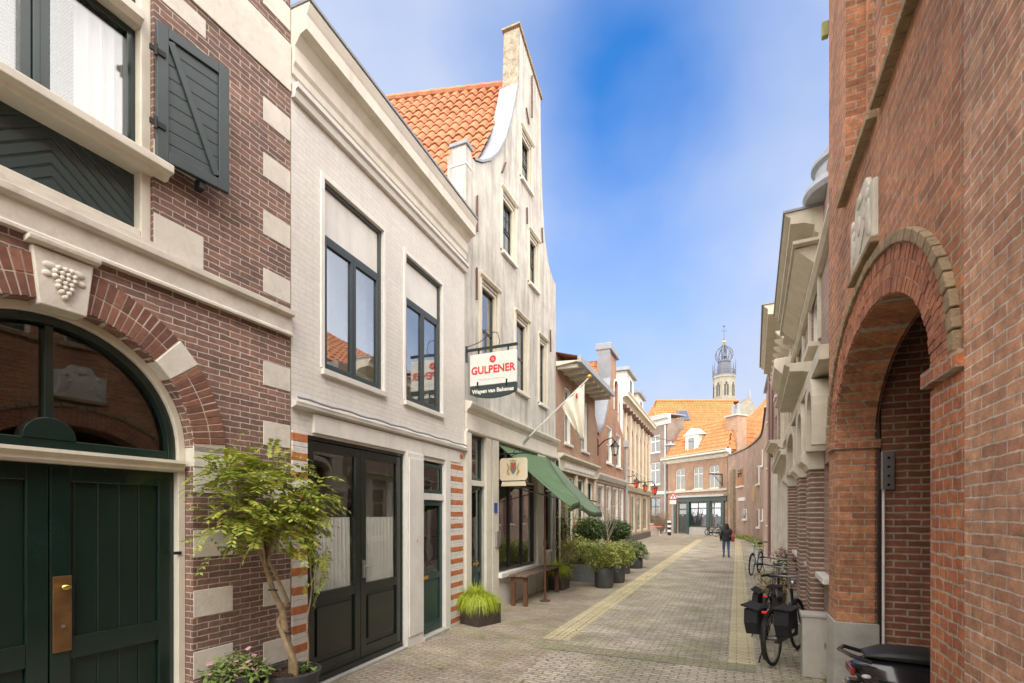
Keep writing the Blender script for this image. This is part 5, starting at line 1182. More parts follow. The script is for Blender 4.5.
for x in (.24, .80): MB().box(x - .014, x + .014, -.03, .03, 4.12, 4.23).build('hanger', dkgreen, gs_)
redl = plain('sign_red', (.62, .035, .03), .5)
shift(text_mb('GULPENER', .175, .002, bold=.004), .535, -.024, 4.425, s=(1, 1, 1.05)).build('lettering', redl, sb, normals=False)
shift(text_mb('Wapen van Bakenes', .098, .002, bold=.003), .535, -.026, 4.055).build('lettering', plain('letter_white', (.75, .74, .68), .5), low, normals=False)
m = MB(); m.torus((.535, -.023, 4.605), (0, 1, 0), .044, .019, 24, 6); m.v = [(x, -.0225 + (y + .0225) * .15, z) for x, y, z in m.v]
m.prism([(.515, 4.585), (.555, 4.61), (.560, 4.625), (.51, 4.60)], -.025, -.021); m.build('emblem', redl, sb)
m = MB(); pts = []
for i in range(120):
    t = i / 119; pts.append((.27 + .5 * t, -.022, 4.262 + .012 * math.sin(t * 75) + .006 * math.sin(t * 31)))
m.tube(pts, .0022, 4).build('script_line', plain('sign_grey', (.38, .38, .36), .6), sb)
# ---- crest sign
cs = Cf.thing('crest_sign', 'small cream hanging sign with painted coat of arms by the green awning', 'sign', Cf.X(497.3), 0); cs.rotation_euler.z = Cf.rz - PI / 2
MB().box(0, .72, -.01, .01, 3.10, 3.122).box(-.01, .012, -.025, .025, 2.85, 3.3).tube([(.01, 0, 2.9), (.2, 0, 3.02), (.45, 0, 3.11)], .008, 6).tube([(.35, 0, 3.12), (.42, 0, 3.22), (.50, 0, 3.2), (.48, 0, 3.14)], .007, 6).build('bracket', black, cs)
cb_ = MB().prism([(.06, 2.62), (.10, 2.57), (.62, 2.57), (.66, 2.62), (.66, 2.97), (.62, 3.02), (.10, 3.02), (.06, 2.97)], -.018, .018).build('board', plain('sign_cream', (.66, .58, .42), .5, var=.1), cs, bevel=.003)
MB().prism([(.09, 2.46), (.63, 2.46), (.61, 2.55), (.11, 2.55)], -.016, .016).build('ribbon', MATS['sign_cream'], cs, bevel=.003)
em = MB().prism([(.30, 2.93), (.42, 2.93), (.42, 2.78), (.36, 2.69), (.30, 2.78)], -.026, -.017).build('shield', plain('crest_teal', (.05, .22, .24), .5), cb_)
MB().prism([(.33, 2.91), (.39, 2.91), (.39, 2.80), (.36, 2.74), (.33, 2.80)], -.031, -.025).build('shield_centre', plain('crest_red', (.5, .08, .04), .5), em)
m = MB()
for s in (-1, 1): m.tube([(.36 + s * .08, -.02, 2.68), (.36 + s * .12, -.02, 2.76), (.36 + s * .09, -.02, 2.84), (.36 + s * .13, -.02, 2.92)], [.016, .022, .02, .008], 6)
m.prism([(.30, 2.95), (.42, 2.95), (.44, 2.995), (.39, 2.97), (.36, 3.0), (.33, 2.97), (.28, 2.995)], -.024, -.017); m.build('crest_supporters', plain('crest_gold', (.5, .3, .08), .5), cb_)
# ---- flag
p0 = Cf.at(521.8, 444); fl = Cf.thing('flagpole', 'white flagpole with limp cream flag slanting out above the awning', 'flagpole', p0[0], 0, p0[1])
inv_ = Matrix.Rotation(-Cf.rz, 3, 'Z'); tipw = Vector((.22 + .918 * 1.57, 11.35 - .397 * 1.57, 4.83)); tip = inv_ @ (tipw - fl.location)
MB().tube([(0, 0, 0), tip], .018, 8).build('pole', white, fl, smooth=True); MB().sphere(tip + Vector((0, 0, .02)), .045).build('knob', plain('gold_paint', (.7, .42, .05), .4, .3), fl, smooth=True)
MB().tube([(0, .02, -.04), tuple(tip * .12)], .035, 8).build('socket', steel, fl)
m = MB(); nu, nv = 14, 14; s0, s1 = .93, .60
for j in range(nv + 1):
    for i in range(nu + 1):
        u, v = i / nu, j / nv; q = tip * (s0 + (s1 - s0) * u * (1 - .55 * v)); f_ = math.sin(u * 15 + v * 2) * .05 * (.3 + v)
        m.v.append((q.x + f_ * .9 + .05 * v, q.y + f_ * .5, q.z - .015 - v * (1.15 + .1 * math.sin(u * 5)) * (1 - .12 * u) + .12 * u * v))
for j in range(nv):
    for i in range(nu): q = j * (nu + 1) + i; m.f.append((q, q + 1, q + nu + 2, q + nu + 1))
flg = m.build('flag', plain('flag_cream', (.72, .67, .56), .85, var=.06), fl, smooth=True); md = flg.modifiers.new('s', 'SOLIDIFY'); md.thickness = .004
q = tip * .8; MB().sphere(q + Vector((-.03, -.04, -.10)), .045, .02, .06).build('red_mark', redp, fl)

# ---- planters and shrubs along the left
def loc(px, Y, z=0): return Vector(((px - CX) / FPX * Y, Y, z))
def bush(t, c, rx, ry, rz_, n, size, mat, name='foliage', upright=0):
    def fn():
        while True:
            x, y, z = ru(-1, 1), ru(-1, 1), ru(-1, 1); q = x * x + y * y + z * z
            if q < 1 and q > .15 * rnd():
                lump = 1 + .18 * math.sin(5 * x + 3 * z + c[0] * 7) + .14 * math.sin(9 * y + 7 * x); return (c[0] + rx * x * lump, c[1] + ry * y * lump, c[2] + rz_ * z * lump)
    return leafcloud(n, fn, size, droop=-upright).build(name, mat, t, normals=False)
t = thing('trough_planter', 'long galvanised trough planter with mixed green and orange flowering shrubs', 'planter', loc(583, 14.2), -R(26))
MB().box(-.72, .72, -.22, -.2, 0, .5).box(-.72, .72, .2, .22, 0, .5).box(-.72, -.7, -.2, .2, 0, .5).box(.7, .72, -.2, .2, 0, .5).box(-.7, .7, -.2, .2, .42, .45).build('trough', galv, t, bevel=.006)
bush(t, (-.2, 0, .80), .72, .38, .40, 3200, .085, leafL, upright=.5); bush(t, (.4, .0, .72), .46, .34, .34, 1500, .085, leafG, upright=.4)
bush(t, (-.3, -.1, .85), .5, .28, .2, 70, .06, yelF, 'flowers')
m = MB()
for i in range(20): a = Vector((ru(-.6, .6), ru(-.15, .15), .44)); m.tube([a, a + Vector((ru(-.1, .1), ru(-.1, .1), ru(.4, .85)))], [.006, .002], 4)
m.build('stem', bark, t)
for nm, lb, px_, Y, r_, h_, bm_, lh in (('round_planter', 'large dark round planter nearest the street with upright pale shrub', 604, 12.95, .24, .52, leafL, .50), ('round_planter', 'second dark round planter tucked behind with trailing green shrub', 616.5, 13.9, .23, .5, leafL, .42), ('round_planter', 'far dark round planter with bushy light green shrub by the street edge', 634.5, 17.6, .28, .36, leafG, .44), ('round_planter', 'small dark planter between the trough and the far shrub pot', 623, 16.0, .22, .4, leafL, .45)):
    t = thing(nm, lb, 'planter', loc(px_, Y), 0, 'dark round planters')
    MB().lathe([(r_ * .9, 0), (r_, .1), (r_, h_), (r_ * .92, h_), (r_ * .9, h_ - .06), (.001, h_ - .06)], n=24, cap=False).build('pot', potB, t, smooth=True)
    bush(t, (0, 0, h_ + lh * .55), r_ * 1.9, r_ * 1.6, lh * .8, 2200, .08, bm_, upright=.6)
    m = MB()
    for i in range(12): a = Vector((ru(-.1, .1), ru(-.1, .1), h_ - .06)); m.tube([a, a + Vector((ru(-.3, .3), ru(-.2, .2), ru(.4, lh * 1.5)))], [.006, .002], 4)
    m.build('stem', bark, t)
for lb, px_, Y, z, r_ in (('clipped round dark green shrub on a short stem close behind the awning', 589, 15.2, 1.42, .44), ('second clipped round dark shrub further along beside the bare sapling', 616, 16.9, 1.33, .46)):
    t = thing('ball_shrub', lb, 'shrub', loc(px_, Y), 0, 'clipped ball shrubs')
    MB().tube([(0, 0, .3), (.02, 0, .7), (0, .01, z)], [.03, .025, .02], 7).build('trunk', bark, t); MB().lathe([(.2, 0), (.24, .38), (.22, .38), (.2, .33), (.001, .33)], n=20, cap=False).build('pot', potB, t)
    def fn():
        a, e = ru(0, 6.28), math.asin(ru(-1, 1)); q = r_ * (.45 + .55 * math.sqrt(rnd())) * (1 + .12 * math.sin(4 * a + 3 * e) + .07 * math.sin(9 * a)); return (q * 1.12 * math.cos(a) * math.cos(e), q * math.sin(a) * math.cos(e), z + q * .85 * math.sin(e))
    leafcloud(5200, fn, .085).build('crown', leafD, t, normals=False)
t = thing('bare_sapling', 'thin pale nearly leafless sapling rising above the planters', 'tree', loc(607, 15.3))
m = MB().tube([(0, 0, .2), (.03, 0, 1.1), (-.02, 0, 1.7)], [.022, .018, .012], 6)
for i in range(46):
    z = ru(1.0, 1.8); a = ru(0, 6.28); L_ = ru(.3, .75); b = Vector((.02, 0, z)); m.tube([b, b + Vector((math.cos(a) * L_ * .35, math.sin(a) * L_ * .35, L_ * .8)), b + Vector((math.cos(a) * L_ * .65, math.sin(a) * L_ * .55, L_ * 1.55))], [.006, .004, .0015], 4)
m.build('trunk', plain('silver_bark', (.42, .36, .27), .8), t)
def fn(): a, q = ru(0, 6.28), math.sqrt(rnd()); z = ru(1.5, 2.9); return (.55 * q * math.cos(a), .5 * q * math.sin(a), z)
leafcloud(420, fn, .05, aspect=.25).build('crown', island('silvery_leaves', [(.32, .36, .2), (.45, .45, .28), (.25, .3, .14)], .6, transl=.3), t, normals=False)
MB().lathe([(.2, 0), (.22, .3), (.2, .3), (.001, .27)], n=18, cap=False).build('pot', potB, t)
t = thing('climbing_shrub', 'tall loose climber with orange yellow blossom against the white shop pilaster', 'shrub', loc(566.5, 13.6))
t.location.y -= .25
m = MB()
for i in range(9): m.tube(wob((ru(-.1, .1), ru(-.1, .1), .1), (ru(-.28, .3), ru(-.2, .1), ru(1.3, 2.15)), 8, .06, i), [.010] * 8 + [.003], 5)
m.build('stem', bark, t)
def fn(): z = ru(.35, 2.15); a, q = ru(0, 6.28), rnd() ** .7; r_ = .40 * (1 - .25 * abs(z - 1.3)) * (1 + .35 * math.sin(z * 8)); return (r_ * q * math.cos(a), r_ * q * .7 * math.sin(a), z)
leafcloud(620, clip_fac(fn, t, (Cf,), .05), .075).build('foliage', leafL, t, normals=False); leafcloud(60, clip_fac(fn, t, (Cf,), .05), .075, aspect=.8).build('flowers', yelF, t, normals=False)

# ---- lanterns
def lantern(name, label, w, side_rz, wallgap, mat_g, group=None, s=1.0):
    t = thing(name, label, 'lantern', w, side_rz, group)
    MB().lathe([(.10 * s, 0), (.17 * s, .34 * s)], n=6, cap=True).build('lantern_glass', mat_g, t)
    m = MB().lathe([(.22 * s, .34 * s), (.21 * s, .37 * s), (.12 * s, .47 * s), (.05 * s, .5 * s), (.05 * s, .56 * s), (.001, .6 * s)], n=6)
    for i in range(6): a = R(60 * i); m.tube([(.10 * s * math.cos(a), .10 * s * math.sin(a), 0), (.17 * s * math.cos(a), .17 * s * math.sin(a), .34 * s)], .012 * s, 4)
    m.lathe([(.001, -.08 * s), (.05 * s, -.04 * s), (.11 * s, -.01 * s), (.11 * s, .01 * s)], n=6); m.build('cage', olive, t)
    MB().tube([(0, 0, .55 * s), (0, .12 * s, .72 * s), (0, wallgap * .6, .62 * s), (0, wallgap, .35 * s)], .022, 6).box(-.04, .04, wallgap - .03, wallgap, .0, .7 * s).build('bracket', olive, t)
    return t
clearg = plain('milky_lantern_glass', (.55, .53, .46), .25)
lp = Ef.w(.4, -.62, 4.0); lantern('wall_lantern', 'old glass street lantern on a curved iron bracket above the plants', lp, Ef.rz, .62, clearg, s=.85)
redg = plain('red_lantern_glass', (.72, .05, .02), .35); org = plain('orange_lantern_glass', (.75, .16, .03), .35)
for lb, px_, py_, d_, mt in (('red glass lantern nearest on the buff house front', 636.5, 487, -1.0, redg), ('orange red glass lantern in the middle of three on the buff house', 645.2, 491, -.9, org), ('farthest red lantern at the corner of the buff house', 654.6, 494, -2.3, redg)):
    x, z = Ff.at(px_, py_, d_); lantern('red_lantern', lb, Ff.w(x, d_, z), Ff.rz, -d_, mt, 'red lanterns on the buff house', .95)
t = thing('wire_lamp', 'small round lamp hanging on a thin wire across the far street', 'street lamp', loc(670.5, 44, 7.9)); MB().lathe([(.5, 0), (.42, .12), (.15, .22), (.05, .4)], n=16).build('shade', lead, t)
MB().tube([(-3.3, -1.5, .9), (0, 0, .42), (3.2, 3.4, .9)], .02, 4).build('wire', black, t)

# ---- traffic sign
t = thing('traffic_sign', 'red edged warning triangle on a post with white plate before the corner', 'traffic sign', loc(673, 45.5), R(-15))
MB().prism([(-.42, 3.2), (.42, 3.2), (0, 3.93)], -.03, 0).build('triangle', redp, t, bevel=.02); MB().prism([(-.27, 3.28), (.27, 3.28), (0, 3.75)], -.045, -.03).build('triangle_face', white, t); MB().box(-.05, .05, -.055, -.045, 3.39, 3.6).box(-.05, .05, -.055, -.045, 3.31, 3.36).build('symbol', black, t)
MB().box(-.28, .28, -.03, 0, 2.8, 3.15).build('plate', white, t); MB().tube([(0, .05, 0), (0, .05, 3.7)], .045, 8).build('post', zinc, t)
t = thing('striped_bollard', 'short black and white striped bollard under the traffic sign', 'bollard', loc(669.3, 44.6)); MB().tube([(0, 0, 0), (0, 0, 1.35)], .16, 12).build('post', black, t)
m = MB()
for z in (.3, .72, 1.12): m.lathe([(.166, z), (.166, z + .2)], n=12)
m.build('white_band', white, t)
t = G1.thing('wall_bracket', 'small dark green sign bracket on the corner house front', 'bracket', G1.X(722), 0); MB().box(-.06, .06, -.08, 0, 4.3, 5.4).build('plate', dkgreen, t); MB().box(-.03, .03, -1.5, -.08, 5.3, 5.4).tube([(0, -.08, 4.5), (0, -1.0, 5.3)], .03, 6).build('arm', dkgreen, t)
t = thing('red_cafe_table', 'small red topped table outside the buff corner house', 'table', loc(653, 43)); MB().box(-.7, .7, -.4, .4, .78, .84).build('tabletop', plain('salmon_red', (.7, .2, .12), .5), t); 
for sx_ in (-.5, .5): MB().tube([(sx_, -.3, 0), (sx_, 0, .78)], .03, 5).tube([(sx_, .3, 0), (sx_, 0, .78)], .03, 5).build('leg', zinc, t)
t = thing('bare_shrub', 'leafless brown shrub against the tall grey brown house', 'shrub', loc(660.5, 47.5)); m = MB()
for i in range(90): a = ru(0, 6.28); L_ = ru(1, 2.6); m.tube([(0, 0, 0), (math.cos(a) * .5, math.sin(a) * .4, L_ * .6), (math.cos(a) * ru(.3, 1.3), math.sin(a) * .7, L_)], [.03, .02, .006], 4)
m.build('stem', plain('russet_twigs', (.28, .2, .13), .9), t); bush(t, (0, 0, 1.3), 1.3, .8, 1.1, 500, .16, island('russet_leaves', [(.3, .2, .12), (.24, .19, .1), (.36, .26, .17)], .8))
# moss and weeds at wall feet
def weeds(path, n, size, mat, nm='weeds', h=.08, spread=.07):
    def fn():
        i = random.randrange(len(path) - 1); p = Vector(path[i]).lerp(Vector(path[i + 1]), rnd()); return (p.x + ru(-1, 1) * spread, p.y + ru(-1, 1) * spread, abs(ru(0, 1)) ** 2 * h)
    o = leafcloud(n, fn, size, droop=-.6).build(nm, mat, None, normals=False); o['kind'] = 'stuff'; o['label'] = 'low green weeds and moss along the foot of the walls'; return o
W_ = [(c[0] + 12.2 - .25, c[1] + 24.1, 0) for c in cv[4:]]
weeds(W_, 2600, .16, leafL, 'moss_strip', .22, .22)
weeds([tuple(R2.w(x, -.03)) for x in (0, 2, 4, 5.8)] , 240, .05, leafG, 'weeds', .1, .05)
weeds([tuple(street(-2.45, 11.5)), tuple(street(-2.3, 13.5)), tuple(street(-2.2, 16))], 500, .035, leafL, 'moss_patch', .03, .28)

# ---- grey utility cabinet
t = thing('utility_cabinet', 'low pale grey metal cabinet standing beside the brick pier', 'utility cabinet', Vector((3.51, 5.775, 0)), -ST)
MB().box(-.135, .135, 0, .2, .0, .70).build('body', plain('cabinet_grey', (.47, .45, .40), .6, var=.12, scale=4, stain=(.33, .31, .26)), t, bevel=.008); MB().box(-.15, .15, -.015, .215, .70, .745).build('lid', MATS['cabinet_grey'], t, bevel=.012)
MB().box(.08, .10, -.007, .0, .35, .42).build('lock', steel, t)

# ---- bicycles
def wheel_parts(parent, c, r=.34, name='wheel'):
    w = MB().torus(c, (0, 1, 0), r - .02, .021, 32, 8).build(name, blackm, parent, smooth=True)
    MB().torus(c, (0, 1, 0), r - .045, .011, 32, 6).build('rim', steel, w, smooth=True)
    m = MB()
    for i in range(20):
        a = 2 * PI * i / 20; s = .02 * (1 if i % 2 else -1); m.tube([(c[0] + .02 * math.cos(a + 1.2), c[1] + s, c[2] + .02 * math.sin(a + 1.2)), (c[0] + (r - .05) * math.cos(a), c[1], c[2] + (r - .05) * math.sin(a))], .0016, 3, False)
    m.tube([(c[0], c[1] - .05, c[2]), (c[0], c[1] + .05, c[2])], .018, 8); m.build('spokes', steel, w)
def bicycle(label, locv, heading, fm, lean=0, bags=None, basket=False, city=True, group='bicycles along the right wall', light=True, low=False):
    """heading: angle of travel from world +X"""
    t = thing('bicycle', label, 'bicycle', locv, heading, group); t.rotation_euler = (lean, 0, heading)
    wheel_parts(t, (0, 0, .34)); wheel_parts(t, (1.08, 0, .34))
    bb = Vector((.46, 0, .29)); st_ = Vector((.30, 0, .82)); hd = Vector((.90, 0, .86)); hl = Vector((.945, 0, .66))
    m = MB().tube([bb, st_], .017, 8).tube([bb, hl + Vector((-.01, 0, .02))], .019, 8).tube([hd, hl], .020, 8)
    if city: m.tube([bb.lerp(st_, .55), Vector((.7, 0, .5)), hl], .015, 8)
    else: m.tube([st_ + Vector((.01, 0, -.05)), hd + Vector((.01, 0, -.04))], .016, 8)
    for s in (-1, 1):
        m.tube([(0, s * .065, .34), bb + Vector((0, s * .03, 0))], .010, 6).tube([(0, s * .065, .34), st_ + Vector((.01, s * .02, -.1))], .008, 6).tube([hl + Vector((.005, s * .045, -.02)), (1.03, s * .05, .45), (1.08, s * .055, .34)], .011, 6)
    m.box(.93, .98, -.05, .05, .63, .66); m.build('frame', fm, t, smooth=True)
    for c, a0, a1 in (((0, 0, .34), -R(10), R(125)), ((1.08, 0, .34), -R(70), R(75))):
        mm = MB(); N = 14
        for i in range(N + 1):
            a = (a0 + (a1 - a0) * i / N); 
            d_ = Vector((-math.sin(a), 0, math.cos(a))); p = Vector(c) + d_ * .372; mm.v += [tuple(p + Vector((0, -.028, 0)) - d_ * .012), tuple(p), tuple(p + Vector((0, .028, 0)) - d_ * .012)]
        for i in range(N):
            for k in range(2): q = 3 * i + k; mm.f.append((q, q + 1, q + 4, q + 3))
        mm.build('mudguard', black, t)
    sd_ = MB().tube([st_, (.265, 0, .93)], .013, 8).build('seat_post', steel, t)
    sp_ = MB(); prof = [(-.14, .075), (-.10, .085), (-.03, .07), (.05, .035), (.12, .018)]
    for i, (x, w_) in enumerate(prof):
        for a in range(10): q = 2 * PI * a / 10; sp_.v.append((.25 + x, w_ * math.cos(q), .955 + .028 * math.sin(q) + (.012 if i < 2 else 0)))
    for i in range(4):
        for a in range(10): sp_.f.append((i * 10 + a, i * 10 + (a + 1) % 10, i * 10 + 10 + (a + 1) % 10, i * 10 + 10 + a))
    sp_.f += [tuple(range(10)), tuple(range(40, 50))]; sp_.build('saddle', fabricbk, t, smooth=True)
    hb = MB().tube([hd, (.865, 0, 1.03)], .012, 8).tube([(.72, -.29, 1.05), (.80, -.25, 1.055), (.875, -.12, 1.04), (.885, 0, 1.03), (.875, .12, 1.04), (.80, .25, 1.055), (.72, .29, 1.05)], .012, 8).build('handlebar', plain('dull_alloy', (.22, .22, .22), .4, .7), t, smooth=True)
    for s in (-1, 1): MB().tube([(.66, s * .298, 1.049), (.80, s * .25, 1.056)], .018, 8).build('grip', blackm, hb)
    m = MB().tube([bb + Vector((0, -.06, 0)), bb + Vector((0, .06, 0))], .02, 8).tube([bb + Vector((0, .06, 0)), bb + Vector((.11, .065, -.12))], .009, 6).tube([bb + Vector((0, -.06, 0)), bb + Vector((-.11, -.065, .12))], .009, 6).box(bb.x + .08, bb.x + .15, .07, .15, bb.z - .135, bb.z - .11).box(bb.x - .15, bb.x - .08, -.15, -.07, bb.z + .11, bb.z + .135)
    m.build('pedals', black, t); MB().box(.0, .52, -.075, -.055, .27, .40).build('chain_guard', black, t, bevel=.01)
    m = MB().tube([(-.22, -.06, .74), (.22, -.06, .76)], .007, 6).tube([(-.22, .06, .74), (.22, .06, .76)], .007, 6)
    for x in (-.2, -.05, .1): m.tube([(x, -.06, .745), (x, .06, .745)], .006, 6)
    for s in (-1, 1): m.tube([(-.12, s * .06, .745), (0, s * .075, .36)], .006, 6)
    m.build('rack', black, t)
    MB().tube([(.02, .09, .3), (-.06, .16, .02)], .009, 6).build('kickstand', black, t)
    if light: MB().box(-.255, -.225, -.032, .032, .68, .71).build('tail_light', plain('red_reflector', (.8, .03, .02), .2), t, bevel=.006)
    MB().lathe([(.02, 0), (.045, .03), (.045, .05)], n=12); MB().sphere((1.0, 0, .93), .045, .04, .04).build('headlight', steel, t, smooth=True)
    if bags:
        for s in (-1, 1):
            o = bags; b = MB(); y0, y1 = (s * .09, s * (.09 + o))
            b.prism([(-.18, .40), (.14, .38), (.18, .52), (.16, .70), (-.20, .72), (-.24, .55)], min(y0, y1), max(y0, y1)); bg_ = b.build('pannier', fabricbk, t, bevel=.02)
            MB().obox((-.03, (y0 + y1) / 2 + s * .01, .735), (.20, 0, 0), (0, s * (o / 2 + .02), -.012 if s < 0 else .03), (0, 0, .009)).build('flap', fabricbk, bg_, bevel=.008); MB().box(-.12, -.02, y1 + s * .001 - .003, y1 + s * .001 + .003, .45, .49).build('patch', greyw, bg_)
    return t
silver = plain('silver_frame', (.5, .5, .5), .3, .7); blue = plain('pale_blue_frame', (.45, .58, .68), .3)
hd47 = PI / 2 - R(44)
bicycle('black bicycle with open double panniers and red tail light beside the grey cabinet', (3.29, 6.28, 0), hd47, black, R(-3), bags=.17)
bicycle('dark city bicycle with brown side bags directly behind the pannier bicycle', (3.80, 7.55, 0), PI / 2 - R(36), black, R(5), bags=.09)
bicycle('silver framed bicycle with swept handlebars leaning by the striped piers', (4.62, 8.9, 0), PI / 2 - R(30), silver, R(4))
bicycle('pale blue and white bicycle parked facing the viewer farther up the right wall', (8.05, 16.3, 0), PI + PI / 2 - R(38), blue, R(-4), city=False)
for i, (px_, Y) in enumerate(((709, 42.6), (716, 42.0))):
    bicycle(('dark bicycle on the left of two before the green shopfront', 'dark bicycle on the right of two before the green shopfront')[i], loc(px_, Y), R(-35 - 12 * i), black, R(4), group='bicycles before the green shopfront')
# open lid of the near pannier (thrown back)
# ---- pots on the right
t = thing('straw_basket', 'straw coloured basket of dry plants on the pavement behind the bicycles', 'basket', Vector((6.05, 11.6, 0))); 
t.location = loc(773, 10.6); MB().lathe([(.2, 0), (.3, .28), (.31, .34), (.28, .34), (.001, .3)], n=22, cap=False).build('basket', plain('straw', (.38, .27, .13), .9, var=.3, scale=14, bmp=.01), t, smooth=True)
bush(t, (0, 0, .48), .34, .3, .2, 380, .08, island('dry_leaves', [(.4, .3, .15), (.3, .26, .1), (.5, .4, .25)], .8))
t = thing('low_plant_pot', 'low dark plant pot on the ground before the straw basket', 'flower pot', loc(768, 9.4)); MB().lathe([(.16, 0), (.2, .2), (.18, .2), (.001, .17)], n=20, cap=False).build('pot', potB, t, smooth=True); bush(t, (0, 0, .3), .26, .22, .16, 300, .07, leafG)
t = thing('pink_flower_pot', 'tall pot of pink and white flowers against the right wall', 'flower pot', loc(780.5, 11.4)); MB().lathe([(.15, 0), (.2, .55), (.18, .55), (.001, .5)], n=20, cap=False).build('pot', potB, t, smooth=True); bush(t, (0, 0, .82), .22, .2, .3, 320, .08, leafG, upright=.4); bush(t, (0, 0, 1.02), .2, .18, .16, 110, .08, pinkF, 'flowers')

# ---- scooter in the passage mouth
sc = thing('motor_scooter', 'black motor scooter parked tail outward in the brick passage', 'scooter', RA.w(1.46, .02), RA.rz + PI / 2); sc.scale = (1, 1, .95)
# local: x forward (into the passage), z up
body = MB(); secs = [(-.10, .04, .80, .86), (-.02, .13, .68, .90), (.14, .18, .56, .93), (.34, .20, .46, .93), (.55, .20, .38, .90), (.72, .17, .34, .80), (.78, .10, .34, .60)]
for x, w_, z0, z1 in secs:
    for a in range(14):
        q = 2 * PI * a / 14; cs_, sn = math.cos(q), math.sin(q); body.v.append((x, w_ * math.copysign(abs(cs_) ** .7, cs_), (z0 + z1) / 2 + (z1 - z0) / 2 * math.copysign(abs(sn) ** .8, sn)))
for i in range(len(secs) - 1):
    for a in range(14): body.f.append((i * 14 + a, i * 14 + (a + 1) % 14, i * 14 + 14 + (a + 1) % 14, i * 14 + 14 + a))
body.f += [tuple(range(14)), tuple(range(14 * (len(secs) - 1), 14 * len(secs)))]
gl = plain('glossy_black_plastic', (.018, .018, .02), .16, var=.1, coat=.6)
body.build('body', gl, sc, smooth=True)
seat = MB(); ss = [(-.02, .10, .915, .945), (.1, .15, .91, .99), (.35, .16, .90, 1.0), (.55, .15, .88, .96), (.78, .13, .86, .93), (.86, .08, .86, .89)]
for x, w_, z0, z1 in ss:
    for a in range(14):
        q = 2 * PI * a / 14; cs_, sn = math.cos(q), math.sin(q); seat.v.append((x, w_ * math.copysign(abs(cs_) ** .6, cs_), (z0 + z1) / 2 + (z1 - z0) / 2 * math.copysign(abs(sn) ** .7, sn)))
for i in range(len(ss) - 1):
    for a in range(14): seat.f.append((i * 14 + a, i * 14 + (a + 1) % 14, i * 14 + 14 + (a + 1) % 14, i * 14 + 14 + a))
seat.f += [tuple(range(14)), tuple(range(14 * 5, 14 * 6))]; seat.build('seat', plain('black_vinyl', (.02, .02, .02), .45, bmp=.002, scale=12), sc, smooth=True)
MB().tube([(.0, .16, .90), (-.12, .14, .935), (-.17, 0, .94), (-.12, -.14, .935), (.0, -.16, .90)], .016, 8).build('grab_rail', gl, sc, smooth=True)
MB().box(-.115, -.085, -.10, .10, .77, .83).build('tail_light', plain('smoked_red_lens', (.25, .03, .03), .12), sc, bevel=.01)
for s in (-1, 1): MB().sphere((-.03, s * .15, .79), .03, .02, .016).build('indicator', plain('clear_lens', (.6, .58, .52), .12), sc, smooth=True)
for s in (-1, 1): MB().box(.0, .42, s * .205 - .004, s * .205 + .004, .74, .765).build('trim_strip', steel, sc)
MB().box(-.13, -.12, -.09, .09, .52, .68).build('licence_plate', plain('pale_yellow_plate', (.6, .5, .2), .4), sc, bevel=.003); MB().box(-.13, .06, -.06, .06, .60, .72).build('rear_mudguard', gl, sc, bevel=.02)
for c in ((.12, 0, .25), (1.32, 0, .25)):
    w_ = MB().torus(c, (0, 1, 0), .19, .055, 28, 10).build('wheel', blackm, sc, smooth=True); MB().lathe([(.15, -.03), (.15, .03)], n=20).build('rim_tmp', steel, w_) if 0 else MB().tube([(c[0], -.03, c[2]), (c[0], .03, c[2])], .15, 20).build('rim', steel, w_)
MB().box(.62, 1.1, -.17, .17, .28, .36).build('floorboard', gl, sc, bevel=.02)
MB().prism([(1.02, .34), (1.10, .34), (1.30, .95), (1.22, 1.02), (1.16, .95)], -.2, .2).build('front_shield', gl, sc, bevel=.03)
MB().tube([(1.32, 0, .25), (1.22, 0, .9), (1.17, 0, 1.04)], .03, 8).build('fork', black, sc); hb = MB().tube([(1.08, -.32, 1.04), (1.15, 0, 1.06), (1.08, .32, 1.04)], .02, 8).build('handlebar', black, sc)
for s in (-1, 1): MB().tube([(1.10, s * .25, 1.05), (1.12, s * .30, 1.26)], .008, 6).sphere((1.12, s * .30, 1.30), .02, .075, .045).build('mirror', gl, sc, smooth=True)
MB().tube([(.1, -.19, .33), (.5, -.2, .3)], .045, 10).build('exhaust', steel, sc, smooth=True)
for s in (-1, 1): MB().tube([(.5, s * .1, .3), (.42, s * .2, .02)], .014, 6).build('stand', black, sc)

# ---- pedestrian walking away
pp = loc(726.2, 21.9); Hs = 1.47 / 1.70
pe = thing('person', 'dark haired person in black jacket and blue jeans walking away up the street', 'person', pp, PI / 2 - ST + .1); pe.scale = (Hs,) * 3
# local: x forward, y left
def skin(name, verts, edges, radii, mat, parent, root=0, sub=2):
    me = bpy.data.meshes.new(name); me.from_pydata(verts, edges, []); o = bpy.data.objects.new(name, me); COL.objects.link(o); o.parent = parent; me.materials.append(mat)
    md = o.modifiers.new('k', 'SKIN'); 
    for i, r_ in enumerate(radii): me.skin_vertices[0].data[i].radius = (r_, r_) if not isinstance(r_, tuple) else r_; me.skin_vertices[0].data[i].use_root = (i == root)
    md.use_smooth_shade = True; s = o.modifiers.new('s', 'SUBSURF'); s.levels = sub; s.render_levels = sub; return o
V = [(0, 0, .92), (.0, 0, 1.12), (.02, 0, 1.32), (.03, 0, 1.43), (.05, 0, 1.50), (.06, 0, 1.60),
     (.0, .10, .88), (.10, .11, .50), (.02, .11, .10), (.14, .12, .04), (.0, -.10, .88), (-.02, -.10, .50), (-.16, -.10, .14), (-.06, -.11, .05),
     (.01, .18, 1.37), (-.04, .24, 1.10), (.06, .25, .88), (.10, .24, .80), (.01, -.18, 1.37), (.0, -.25, 1.10), (.10, -.25, .90), (.14, -.24, .82)]
